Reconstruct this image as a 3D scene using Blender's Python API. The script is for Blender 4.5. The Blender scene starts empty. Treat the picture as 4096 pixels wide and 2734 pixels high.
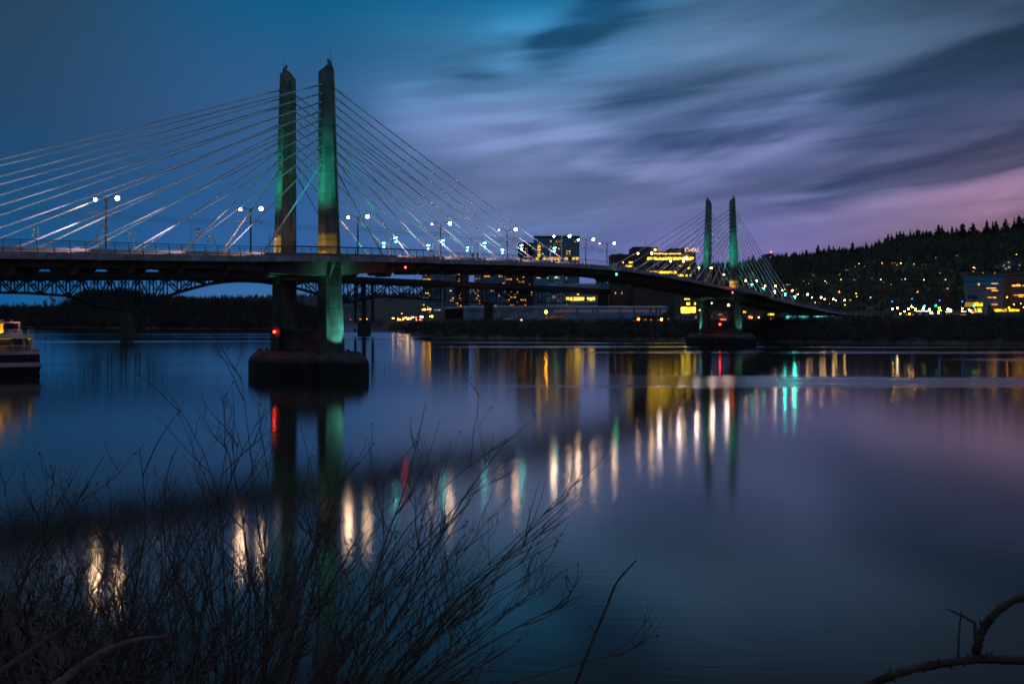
import bpy, math, random
from mathutils import Vector, Matrix
R = math.radians
SC = bpy.context.scene
COL = SC.collection
# ------------------------------------------------------------------ photo <-> place
F, YH, CZ = 4178.5, 1269.35, 10.42          # focal length and horizon in photo pixels, eye height above the river
def W(px, py, Y): return Vector(((px - 2048) / F * Y, Y, CZ + (YH - py) / F * Y))
def XZ(px, Y): return (px - 2048) / F * Y
def ZZ(py, Y): return CZ + (YH - py) / F * Y
TH = 0.5069                                  # heading of the bridge
BO = Vector((-36.665, 186.8, 0)); BD = Vector((math.sin(TH), math.cos(TH), 0)); BT = Vector((math.cos(TH), -math.sin(TH), 0))
def B(s, t, z): return BO + BD * s + BT * t + Vector((0, 0, z))
SPAN = 237.7
def on_plane(px, t):
    k = (px - 2048) / F; o = BO + BT * t
    return (k * o.y - o.x) / (BD.x - k * BD.y)
DECKZ = [(-200, 12.8), (-130, 15.6), (-95, 17.1), (-68, 18.2), (-44, 19.1), (-23, 19.95), (0, 20.95), (26, 21.85), (67, 23.15), (88, 23.6), (119, 23.85), (150, 23.3), (166, 22.75), (199, 21.5),
         (237, 20.1), (252, 19.3), (286, 17.55), (324, 15.8), (360, 14.25), (392, 13.1), (430, 12.6), (466, 12.4), (584, 11.8), (700, 11.2)]
def dz(s):
    P = DECKZ
    if s <= P[0][0]: return P[0][1]
    for i in range(len(P) - 1):
        if P[i][0] <= s <= P[i + 1][0]:
            p1, p2 = P[i], P[i + 1]; h = p2[0] - p1[0]; u = (s - p1[0]) / h
            m1 = (p2[1] - P[max(i - 1, 0)][1]) / (p2[0] - P[max(i - 1, 0)][0])
            m2 = (P[min(i + 2, len(P) - 1)][1] - p1[1]) / (P[min(i + 2, len(P) - 1)][0] - p1[0])
            return (2*u**3 - 3*u*u + 1) * p1[1] + (u**3 - 2*u*u + u) * h * m1 + (-2*u**3 + 3*u*u) * p2[1] + (u**3 - u*u) * h * m2
    return P[-1][1]
def hw(s):                                   # half width of the deck: it swells into lookouts round the towers
    b = 0
    for c in (0, SPAN):
        a = abs(s - c); b = max(b, min(1, max(0, (24 - a) / 4.0)))
    return 11.5 + 2.2 * b * b * (3 - 2 * b)

# ------------------------------------------------------------------ helpers
def lin(c):
    return tuple((v/255/12.92 if v/255 <= 0.04045 else ((v/255 + 0.055)/1.055)**2.4) for v in c)
def prop(o, label=None, cat=None, group=None, kind=None):
    if label: o['label'] = label
    if cat: o['category'] = cat
    if group: o['group'] = group
    if kind: o['kind'] = kind
    return o
def thing(name, label, cat, loc=(0, 0, 0), group=None, rz=0):
    o = bpy.data.objects.new(name, None); o.location = loc; o.rotation_euler.z = rz; o.empty_display_size = .5
    COL.objects.link(o); return prop(o, label, cat, group)
class MB:
    def __init__(s): s.v = []; s.f = []; s.mi = []; s.m = 0
    def add(s, vs, fs):
        n = len(s.v); s.v += [tuple(v) for v in vs]; s.f += [tuple(i + n for i in f) for f in fs]; s.mi += [s.m] * len(fs)
        return s
    def hexa(s, p):                          # eight corners, bottom four then top four, both counter-clockwise
        return s.add(p, [(3, 2, 1, 0), (4, 5, 6, 7), (0, 1, 5, 4), (1, 2, 6, 5), (2, 3, 7, 6), (3, 0, 4, 7)])
    def box(s, x0, x1, y0, y1, z0, z1):
        return s.hexa([(x0, y0, z0), (x1, y0, z0), (x1, y1, z0), (x0, y1, z0), (x0, y0, z1), (x1, y0, z1), (x1, y1, z1), (x0, y1, z1)])
    def obox(s, c, ax, ay, az, lx, ly, lz):   # oriented box, half sizes
        c = Vector(c); X, Y, Z = Vector(ax) * lx, Vector(ay) * ly, Vector(az) * lz
        return s.hexa([c - X - Y - Z, c + X - Y - Z, c + X + Y - Z, c - X + Y - Z, c - X - Y + Z, c + X - Y + Z, c + X + Y + Z, c - X + Y + Z])
    def bbox(s, s0, s1, t0, t1, z0, z1):      # box in bridge axes
        q = [(s0, t1), (s0, t0), (s1, t0), (s1, t1)]
        return s.hexa([B(a, b, z0) for a, b in q][::-1] + [B(a, b, z1) for a, b in q][::-1])
    def tube(s, pts, r, n=6, cap=True, ry=None):
        pts = [Vector(p) for p in pts]; k = len(pts); rr = r if isinstance(r, (list, tuple)) else [r] * k
        vs = []; prev = None
        for i in range(k):
            d = (pts[min(i + 1, k - 1)] - pts[max(i - 1, 0)])
            d = d.normalized() if d.length > 1e-9 else Vector((0, 0, 1))
            if prev is None:
                a = d.cross(Vector((0, 0, 1)));
                if a.length < 1e-3: a = d.cross(Vector((1, 0, 0)))
            else:
                a = prev - d * prev.dot(d)
                if a.length < 1e-6: a = d.cross(Vector((1, 0, 0)))
            a.normalize(); prev = a; b = d.cross(a)
            for j in range(n):
                w = 2 * math.pi * j / n; vs.append(pts[i] + (a * math.cos(w) + b * math.sin(w)) * rr[i])
        fs = [(i*n + j, i*n + (j + 1) % n, (i + 1)*n + (j + 1) % n, (i + 1)*n + j) for i in range(k - 1) for j in range(n)]
        if cap: fs += [tuple(range(n - 1, -1, -1)), tuple((k - 1)*n + j for j in range(n))]
        return s.add(vs, fs)
    def prism(s, loop, off):                  # a loop of points pushed along off
        off = Vector(off); n = len(loop); a = [Vector(p) for p in loop]
        return s.add(a + [p + off for p in a], [tuple(range(n - 1, -1, -1)), tuple(range(n, 2*n))] + [(i, (i + 1) % n, n + (i + 1) % n, n + i) for i in range(n)])
    def ring(s, loops, cap=True):             # skin a stack of loops
        n = len(loops[0]); vs = [p for l in loops for p in l]
        fs = [(i*n + j, i*n + (j + 1) % n, (i + 1)*n + (j + 1) % n, (i + 1)*n + j) for i in range(len(loops) - 1) for j in range(n)]
        if cap: fs += [tuple(range(n - 1, -1, -1)), tuple((len(loops) - 1)*n + j for j in range(n))]
        return s.add(vs, fs)
    def ball(s, c, rx, ry=None, rz=None, nu=10, nv=6):
        ry = ry or rx; rz = rz or rx; c = Vector(c); loops = []
        for i in range(1, nv):
            p = math.pi * i / nv
            loops.append([c + Vector((rx*math.sin(p)*math.cos(2*math.pi*j/nu), ry*math.sin(p)*math.sin(2*math.pi*j/nu), -rz*math.cos(p))) for j in range(nu)])
        return s.ring(loops)
    def mesh(s, name, mats, smooth=False):
        me = bpy.data.meshes.new(name); me.from_pydata(s.v, [], s.f)
        for m in (mats if isinstance(mats, (list, tuple)) else [mats]): me.materials.append(m)
        me.polygons.foreach_set('material_index', s.mi)
        if smooth: me.polygons.foreach_set('use_smooth', [True] * len(s.f))
        me.validate(); me.update(); return me
    def build(s, name, mats, parent=None, smooth=False, loc=None):
        o = bpy.data.objects.new(name, s.mesh(name, mats, smooth)); COL.objects.link(o)
        if parent: 
            o.parent = parent
            if any(abs(x) > 1e-9 for x in parent.location) and loc is None and not parent.get('_local'):
                o.matrix_parent_inverse = Matrix.Translation(-Vector(parent.location))
        if loc is not None: o.location = loc
        return o
def inst(name, me, parent=None, loc=(0, 0, 0), rz=0, sc=(1, 1, 1)):
    o = bpy.data.objects.new(name, me); COL.objects.link(o); o.location = loc; o.rotation_euler.z = rz; o.scale = sc
    if parent: o.parent = parent
    return o
ORD = 'first second third fourth fifth sixth seventh eighth ninth tenth eleventh twelfth thirteenth fourteenth fifteenth sixteenth seventeenth eighteenth nineteenth'.split()
TENS = {2: 'twent', 3: 'thirt', 4: 'fort', 5: 'fift', 6: 'sixt', 7: 'sevent', 8: 'eight', 9: 'ninet'}
def nth(i):
    i += 1
    if i < 20: return ORD[i - 1]
    if i >= 100: return 'hundred-and-' + nth(i - 101) if i > 100 else 'hundredth'
    return TENS[i // 10] + ('ieth' if i % 10 == 0 else 'y-' + ORD[i % 10 - 1])

# ------------------------------------------------------------------ materials
MATS = {}
def nodes(m):
    m.use_nodes = True; t = m.node_tree; b = next(n for n in t.nodes if n.type == 'BSDF_PRINCIPLED'); return t, b
def mat(name, c, rough=.7, metal=0, var=.25, scale=1.0, spec=.3, bump=0, detail=4, c2=None):
    if name in MATS: return MATS[name]
    m = bpy.data.materials.new(name); t, b = nodes(m); N, L = t.nodes.new, t.links.new
    tc = N('ShaderNodeTexCoord'); no = N('ShaderNodeTexNoise'); no.inputs['Scale'].default_value = scale; no.inputs['Detail'].default_value = detail
    L(tc.outputs['Object'], no.inputs['Vector'])
    rp = N('ShaderNodeValToRGB'); rp.color_ramp.elements[0].position = .3; rp.color_ramp.elements[1].position = .7
    k0, k1 = (1 - var), (1 + var)
    rp.color_ramp.elements[0].color = (*[x*k0 for x in c], 1); rp.color_ramp.elements[1].color = (*[min(1, x*k1) for x in (c2 or c)], 1)
    L(no.outputs['Fac'], rp.inputs['Fac']); L(rp.outputs['Color'], b.inputs['Base Color'])
    b.inputs['Roughness'].default_value = rough; b.inputs['Metallic'].default_value = metal; b.inputs['Specular IOR Level'].default_value = spec
    if bump:
        bu = N('ShaderNodeBump'); bu.inputs['Strength'].default_value = bump; bu.inputs['Distance'].default_value = .05
        L(no.outputs['Fac'], bu.inputs['Height']); L(bu.outputs['Normal'], b.inputs['Normal'])
    MATS[name] = m; return m
def glow(name, c, s, sample=True, var=0, scale=.6):
    if name in MATS: return MATS[name]
    m = bpy.data.materials.new(name); t, b = nodes(m); b.inputs['Base Color'].default_value = (.05, .05, .05, 1)
    b.inputs['Emission Color'].default_value = (*c, 1); b.inputs['Emission Strength'].default_value = s
    if var:                                    # furniture, blinds and lamps behind the glass
        N, L = t.nodes.new, t.links.new
        tc = N('ShaderNodeTexCoord'); no = N('ShaderNodeTexNoise'); no.inputs['Scale'].default_value = scale; no.inputs['Detail'].default_value = 2
        mr = N('ShaderNodeMapRange'); mr.inputs[1].default_value = .35; mr.inputs[2].default_value = .65; mr.inputs[3].default_value = s*(1 - var); mr.inputs[4].default_value = s*(1 + var)
        L(tc.outputs['Object'], no.inputs['Vector']); L(no.outputs['Fac'], mr.inputs[0]); L(mr.outputs[0], b.inputs['Emission Strength'])
    m.cycles.emission_sampling = 'FRONT_BACK' if sample else 'NONE'
    MATS[name] = m; return m
def concrete(name, c, joint=4.0, stain=.35):
    m = bpy.data.materials.new(name); t, b = nodes(m); N, L = t.nodes.new, t.links.new
    tc = N('ShaderNodeTexCoord'); mp = N('ShaderNodeMapping'); mp.inputs['Scale'].default_value = (.8, .8, .12)
    n1 = N('ShaderNodeTexNoise'); n1.inputs['Scale'].default_value = 1.2; n1.inputs['Detail'].default_value = 6
    n2 = N('ShaderNodeTexNoise'); n2.inputs['Scale'].default_value = .35; n2.inputs['Detail'].default_value = 5
    L(tc.outputs['Object'], mp.inputs['Vector']); L(mp.outputs['Vector'], n1.inputs['Vector']); L(tc.outputs['Object'], n2.inputs['Vector'])
    ad = N('ShaderNodeMath'); ad.operation = 'ADD'; L(n1.outputs['Fac'], ad.inputs[0]); L(n2.outputs['Fac'], ad.inputs[1])
    mr = N('ShaderNodeMapRange'); mr.inputs[1].default_value = .75; mr.inputs[2].default_value = 1.25; mr.inputs[3].default_value = 1 - stain; mr.inputs[4].default_value = 1 + stain*.6
    L(ad.outputs[0], mr.inputs[0])
    sx = N('ShaderNodeSeparateXYZ'); L(tc.outputs['Object'], sx.inputs[0])
    dv = N('ShaderNodeMath'); dv.operation = 'DIVIDE'; dv.inputs[1].default_value = joint; L(sx.outputs['Z'], dv.inputs[0])
    fr = N('ShaderNodeMath'); fr.operation = 'FRACT'; L(dv.outputs[0], fr.inputs[0])
    lt = N('ShaderNodeMath'); lt.operation = 'LESS_THAN'; lt.inputs[1].default_value = .11/joint; L(fr.outputs[0], lt.inputs[0])
    mj = N('ShaderNodeMath'); mj.operation = 'MULTIPLY_ADD'; mj.inputs[1].default_value = -.55; mj.inputs[2].default_value = 1; L(lt.outputs[0], mj.inputs[0])
    # each lift was cast on its own day: slightly different grey
    fl = N('ShaderNodeMath'); fl.operation = 'FLOOR'; L(dv.outputs[0], fl.inputs[0])
    wn = N('ShaderNodeTexWhiteNoise'); wn.noise_dimensions = '1D'; L(fl.outputs[0], wn.inputs['W'])
    wm = N('ShaderNodeMath'); wm.operation = 'MULTIPLY_ADD'; wm.inputs[1].default_value = .22; wm.inputs[2].default_value = .89; L(wn.outputs['Value'], wm.inputs[0])
    m1 = N('ShaderNodeMath'); m1.operation = 'MULTIPLY'; L(mr.outputs[0], m1.inputs[0]); L(mj.outputs[0], m1.inputs[1])
    m2 = N('ShaderNodeMath'); m2.operation = 'MULTIPLY'; L(m1.outputs[0], m2.inputs[0]); L(wm.outputs[0], m2.inputs[1])
    vm = N('ShaderNodeVectorMath'); vm.operation = 'SCALE'; vm.inputs[0].default_value = c; L(m2.outputs[0], vm.inputs['Scale'])
    L(vm.outputs[0], b.inputs['Base Color']); b.inputs['Roughness'].default_value = .85; b.inputs['Specular IOR Level'].default_value = .2
    bu = N('ShaderNodeBump'); bu.inputs['Strength'].default_value = .25; bu.inputs['Distance'].default_value = .04; L(n1.outputs['Fac'], bu.inputs['Height']); L(bu.outputs['Normal'], b.inputs['Normal'])
    return m
M_CONC = concrete('tower_concrete', (.25, .215, .18), 4.0, .55)
M_CAP = concrete('pier_concrete', (.24, .18, .15), 1.5, .5)
def fascia_mat():
    m = mat('fascia_concrete', (.62, .53, .55), .8, var=.3, scale=.7)
    t, b = nodes(m); N, L = t.nodes.new, t.links.new
    tc = N('ShaderNodeTexCoord'); dp = N('ShaderNodeVectorMath'); dp.operation = 'DOT_PRODUCT'; dp.inputs[1].default_value = tuple((BD + Vector((0, 0, -.45))) / 2.2875)
    L(tc.outputs['Object'], dp.inputs[0]); fr = N('ShaderNodeMath'); fr.operation = 'FRACT'; L(dp.outputs['Value'], fr.inputs[0])
    lt = N('ShaderNodeMath'); lt.operation = 'LESS_THAN'; lt.inputs[1].default_value = .05; L(fr.outputs[0], lt.inputs[0])
    src = b.inputs['Base Color'].links[0].from_socket
    fl = N('ShaderNodeMath'); fl.operation = 'FLOOR'; L(dp.outputs['Value'], fl.inputs[0]); wn = N('ShaderNodeTexWhiteNoise'); wn.noise_dimensions = '1D'; L(fl.outputs[0], wn.inputs['W'])
    sc = N('ShaderNodeMath'); sc.operation = 'MULTIPLY_ADD'; sc.inputs[1].default_value = .4; sc.inputs[2].default_value = .8; L(wn.outputs['Value'], sc.inputs[0])
    s2 = N('ShaderNodeMath'); s2.operation = 'MULTIPLY_ADD'; s2.inputs[1].default_value = -.5; L(lt.outputs[0], s2.inputs[0]); L(sc.outputs[0], s2.inputs[2])
    vm = N('ShaderNodeVectorMath'); vm.operation = 'SCALE'; L(src, vm.inputs[0]); L(s2.outputs[0], vm.inputs['Scale']); L(vm.outputs[0], b.inputs['Base Color'])
    return m
M_FASC = fascia_mat()
M_UNDER = mat('girder_steel_and_concrete', (.42, .31, .24), .9, var=.2)
M_ROAD = mat('deck_paving', (.12, .12, .12), .9, scale=.5)
M_RAIL = mat('railing_steel', (.16, .16, .18), .5, .6, var=.15)
M_WIRE = mat('dark_wire', (.05, .04, .035), .6)
M_CABLE = mat('cable_sheath', (.84, .82, .86), .75, var=.08, scale=.5)
M_SLEEVE = mat('cable_sleeve', (.68, .66, .7), .75, var=.1)
M_POST = mat('lamp_post_steel', (.08, .06, .05), .55, .3)
M_WHITE = mat('white_painted_steel', (.62, .6, .62), .5, var=.08)
M_STEEL = mat('old_bridge_steel', (.075, .065, .062), .85, var=.2)
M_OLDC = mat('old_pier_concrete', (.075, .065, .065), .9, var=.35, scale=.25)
M_DARK = mat('dark_cladding', (.13, .10, .085), .8)
M_GLASS = mat('dark_window_glass', (.03, .04, .05), .15, spec=.6, var=.3)
M_BARK = mat('shrub_bark', (.20, .13, .10), 1, var=.5, scale=9, spec=.05)
M_LEAF = mat('dark_conifer_foliage', (.12, .10, .055), .95, var=.5, scale=.15)
M_LEAF2 = mat('bare_grey_twigs', (.14, .105, .075), .95, var=.3, scale=.3)
M_TRUNK = mat('tree_bark', (.14, .10, .07), .95)
G_LAMP = glow('street_lamp_light', lin((255, 204, 152)), 65, False)
G_LAMP2 = glow('street_lamp_light_dim', lin((255, 202, 150)), 65, False)
G_LAMP3 = glow('street_lamp_light_far', lin((255, 200, 130)), 55, False)
G_TEAL = glow('teal_floodlight', lin((90, 255, 245)), 50, False)
G_TEALD = glow('teal_floodlight_back', lin((110, 210, 215)), 1.2, False)
G_RED = glow('red_beacon', (1, .03, .015), 26, False)
G_RED2 = glow('red_marker', (1, .03, .02), 30, False)
G_GREEN = glow('green_marker', (.02, 1, .35), 20, False)
G_OR = glow('sodium_lamp', lin((255, 160, 30)), 60, False)
G_OR2 = glow('sodium_lamp_small', lin((255, 150, 50)), 12, False)
G_WH = glow('white_lamp', lin((255, 225, 175)), 10, False)
G_WIN = glow('lit_window_amber', lin((255, 165, 60)), .75, False, .85)
G_WIN2 = glow('lit_window_yellow', lin((255, 190, 60)), 1.2, False, .85)
G_WIN3 = glow('lit_window_soft', lin((255, 200, 150)), .32, False, .6)
G_OFF = glow('lit_office_yellow', lin((255, 200, 50)), 3.0, False, .95, .5)
G_PAV = glow('teal_lit_glass', lin((60, 235, 225)), 1.4, False, .9, .25)

# ------------------------------------------------------------------ camera
cam = bpy.data.cameras.new('camera'); co = bpy.data.objects.new('camera', cam); COL.objects.link(co)
co.location = (0, 0, CZ); co.rotation_euler = (R(90), 0, 0)
cam.sensor_width = 36; cam.lens = F / 4096 * 36; cam.shift_y = -(1367 - YH) / 4096; cam.clip_start = .05; cam.clip_end = 30000
cam.dof.use_dof = True; cam.dof.focus_distance = 190; cam.dof.aperture_fstop = 20
SC.camera = co
SC.view_settings.view_transform = 'Standard'; SC.view_settings.look = 'None'; SC.view_settings.exposure = .14; SC.view_settings.gamma = 1
SC.cycles.use_denoising = True; SC.cycles.use_adaptive_sampling = False; SC.cycles.filter_width = 1.7; SC.cycles.max_bounces = 5; SC.cycles.diffuse_bounces = 2; SC.cycles.glossy_bounces = 3; SC.cycles.sample_clamp_indirect = 6; SC.cycles.sample_clamp_direct = 0
SC.cycles.use_light_tree = True; SC.cycles.caustics_reflective = False; SC.cycles.caustics_refractive = False

# ------------------------------------------------------------------ sky
def make_sky():
    w = bpy.data.worlds.new('World'); SC.world = w; w.use_nodes = True; t = w.node_tree; t.nodes.clear(); N, L = t.nodes.new, t.links.new
    out = N('ShaderNodeOutputWorld'); bg = N('ShaderNodeBackground'); L(bg.outputs[0], out.inputs['Surface'])
    def math_(op, a, b=None, c=None):
        n = N('ShaderNodeMath'); n.operation = op
        for i, x in enumerate((a, b, c)):
            if x is None: continue
            if isinstance(x, (int, float)): n.inputs[i].default_value = x
            else: L(x, n.inputs[i])
        return n.outputs[0]
    def mixc(f, a, b, blend='MIX'):
        n = N('ShaderNodeMix'); n.data_type = 'RGBA'; n.blend_type = blend
        if isinstance(f, (int, float)): n.inputs[0].default_value = f
        else: L(f, n.inputs[0])
        for i, x in ((6, a), (7, b)):
            if isinstance(x, tuple): n.inputs[i].default_value = (*x, 1)
            else: L(x, n.inputs[i])
        return n.outputs[2]
    def smooth(x, a, b):
        n = N('ShaderNodeMapRange'); n.interpolation_type = 'SMOOTHSTEP'; n.inputs[1].default_value = a; n.inputs[2].default_value = b; L(x, n.inputs[0]); return n.outputs[0]
    tc = N('ShaderNodeTexCoord'); sp = N('ShaderNodeSeparateXYZ'); L(tc.outputs['Generated'], sp.inputs[0])
    az = math_('MULTIPLY', math_('ARCTAN2', sp.outputs['X'], sp.outputs['Y']), 57.2958)
    el = math_('MULTIPLY', math_('ARCSINE', sp.outputs['Z']), 57.2958)
    e01 = math_('DIVIDE', el, 60)
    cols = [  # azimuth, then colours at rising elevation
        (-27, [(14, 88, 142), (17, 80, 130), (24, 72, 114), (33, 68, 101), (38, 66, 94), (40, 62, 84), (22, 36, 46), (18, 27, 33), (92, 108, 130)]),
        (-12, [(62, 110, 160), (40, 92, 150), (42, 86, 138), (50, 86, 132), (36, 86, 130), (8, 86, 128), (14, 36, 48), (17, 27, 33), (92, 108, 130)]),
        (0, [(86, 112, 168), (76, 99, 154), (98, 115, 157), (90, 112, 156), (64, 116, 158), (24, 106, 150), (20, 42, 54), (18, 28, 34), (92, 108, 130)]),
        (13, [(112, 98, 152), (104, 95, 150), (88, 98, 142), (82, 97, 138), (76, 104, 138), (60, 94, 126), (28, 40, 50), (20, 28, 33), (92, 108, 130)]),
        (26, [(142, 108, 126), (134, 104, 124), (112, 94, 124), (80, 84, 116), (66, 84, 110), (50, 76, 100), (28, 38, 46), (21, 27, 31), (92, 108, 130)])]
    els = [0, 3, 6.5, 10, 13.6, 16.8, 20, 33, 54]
    prev = None
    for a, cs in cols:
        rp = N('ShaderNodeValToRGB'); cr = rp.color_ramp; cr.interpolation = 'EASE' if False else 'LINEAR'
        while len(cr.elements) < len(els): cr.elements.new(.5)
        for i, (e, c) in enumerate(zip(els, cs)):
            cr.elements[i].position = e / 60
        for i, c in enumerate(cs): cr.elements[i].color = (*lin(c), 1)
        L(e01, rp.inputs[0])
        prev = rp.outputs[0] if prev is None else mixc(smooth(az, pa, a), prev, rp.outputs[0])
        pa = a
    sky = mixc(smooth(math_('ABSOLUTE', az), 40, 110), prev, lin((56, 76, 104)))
    # streaked cloud: long exposure draws them along the wind, tilted up to the right
    cv = N('ShaderNodeCombineXYZ'); L(az, cv.inputs[0]); L(el, cv.inputs[1])
    def streak(rot, su, sv, seed, det=4, rough=.55, dist=.3):
        m = N('ShaderNodeMapping'); m.vector_type = 'TEXTURE'; m.inputs['Rotation'].default_value = (0, 0, R(rot)); m.inputs['Scale'].default_value = (1/su, 1/sv, 1); m.inputs['Location'].default_value = (seed, seed*.7, 0)
        L(cv.outputs[0], m.inputs['Vector']); n = N('ShaderNodeTexNoise'); n.inputs['Scale'].default_value = 1; n.inputs['Detail'].default_value = det; n.inputs['Roughness'].default_value = rough; n.inputs['Distortion'].default_value = dist
        L(m.outputs[0], n.inputs['Vector']); return n
    warpn = streak(8, .06, .16, 5, 2, .5, 0)
    wv = N('ShaderNodeVectorMath'); wv.operation = 'SUBTRACT'; L(warpn.outputs['Color'], wv.inputs[0]); wv.inputs[1].default_value = (.5, .5, .5)
    ws = N('ShaderNodeVectorMath'); ws.operation = 'MULTIPLY'; L(wv.outputs[0], ws.inputs[0]); ws.inputs[1].default_value = (9, 3.0, 0)
    wa = N('ShaderNodeVectorMath'); wa.operation = 'ADD'; L(cv.outputs[0], wa.inputs[0]); L(ws.outputs[0], wa.inputs[1])
    def blob(x, y, rx, ry, rot, amp):        # a cloud bank by its bearing and height (degrees)
        A = math.degrees(math.atan((x - 1174.5) / 2396)); E = math.degrees(math.atan((728 - y) / 2396 * math.cos(R(A))))
        m = N('ShaderNodeMapping'); m.vector_type = 'TEXTURE'; m.inputs['Location'].default_value = (A, E, 0); m.inputs['Rotation'].default_value = (0, 0, R(rot)); m.inputs['Scale'].default_value = (rx/42*1.5, ry/42*1.5, 1)
        L(wa.outputs[0], m.inputs['Vector']); g = N('ShaderNodeTexGradient'); g.gradient_type = 'SPHERICAL'; L(m.outputs[0], g.inputs[0])
        return math_('MULTIPLY', smooth(g.outputs['Fac'], 0, 1), amp)
    def total(bs):
        o = None
        for b in bs:
            x = blob(*b); o = x if o is None else math_('ADD', o, x)
        return o
    dark = total([(1340, 50, 140, 75, 40, 1.15), (1430, 0, 110, 70, 30, .8), (1640, 305, 330, 60, 13, 1.0), (2180, 270, 350, 140, 12, 1.4), (1500, 225, 230, 34, 10, .7), (1060, 165, 110, 22, 5, .7), (2100, 400, 330, 45, 12, .7),
                  (1850, 430, 330, 30, 9, .5), (2349, 130, 260, 90, 10, .6), (1330, 345, 130, 16, 10, .5), (2349, 360, 170, 26, 8, .8)])
    light = total([(1270, 235, 210, 60, 6, 1.15), (1000, 280, 250, 100, -20, .85), (1390, 345, 200, 48, -14, .95), (1180, 120, 150, 110, 30, .45), (1560, 90, 220, 60, 10, .55), (1830, 255, 190, 26, 10, 1.0), (1700, 345, 280, 22, 8, .9), (1950, 420, 240, 18, 8, .8), (2240, 372, 280, 30, 10, 1.0), (2349, 330, 160, 20, 10, 1.0), (1500, 395, 300, 46, -8, .5), (1980, 475, 300, 34, 8, .5), (2349, 440, 180, 60, 10, .55)])
    n1 = streak(9, .05, .30, 3, 4, .5, .5); n2 = streak(4, .06, .9, 11, 3, .55, .3)
    nn = math_('ADD', math_('MULTIPLY', n1.outputs['Fac'], .76), math_('MULTIPLY', n2.outputs['Fac'], .24))
    ns = smooth(nn, .36, .64)
    dk = smooth(math_('MULTIPLY', dark, math_('MULTIPLY_ADD', ns, .95, .45)), .05, .95)
    lt = smooth(math_('MULTIPLY', light, math_('MULTIPLY_ADD', ns, -.7, 1.3)), .05, 1.05)
    # faint streaks over all of the right-hand sky
    fs = math_('MULTIPLY', smooth(az, -14, 4), .55)
    f2 = math_('MULTIPLY', fs, math_('SUBTRACT', ns, .5))
    gain = math_('SUBTRACT', 1, f2)
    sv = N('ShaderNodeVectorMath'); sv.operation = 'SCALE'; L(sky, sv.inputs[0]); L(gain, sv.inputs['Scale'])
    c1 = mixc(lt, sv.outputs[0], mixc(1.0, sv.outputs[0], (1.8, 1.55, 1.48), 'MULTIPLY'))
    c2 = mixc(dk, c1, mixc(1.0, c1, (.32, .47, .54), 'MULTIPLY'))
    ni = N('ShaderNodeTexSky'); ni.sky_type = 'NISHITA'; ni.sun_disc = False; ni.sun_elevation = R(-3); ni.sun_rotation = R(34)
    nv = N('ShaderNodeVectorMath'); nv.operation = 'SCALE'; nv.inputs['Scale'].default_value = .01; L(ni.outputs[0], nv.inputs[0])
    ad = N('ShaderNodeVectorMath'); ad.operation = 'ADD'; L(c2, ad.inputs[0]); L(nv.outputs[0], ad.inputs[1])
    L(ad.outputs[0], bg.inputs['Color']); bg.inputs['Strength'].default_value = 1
    sun = bpy.data.lights.new('afterglow_sun', 'SUN'); sun.energy = .03; sun.angle = R(12); sun.color = (1, .72, .66)
    so = bpy.data.objects.new('afterglow_sun', sun); COL.objects.link(so); so.rotation_euler = (R(86), 0, R(-34 + 180)); so.location = (200, 300, 300)
make_sky()

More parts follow.
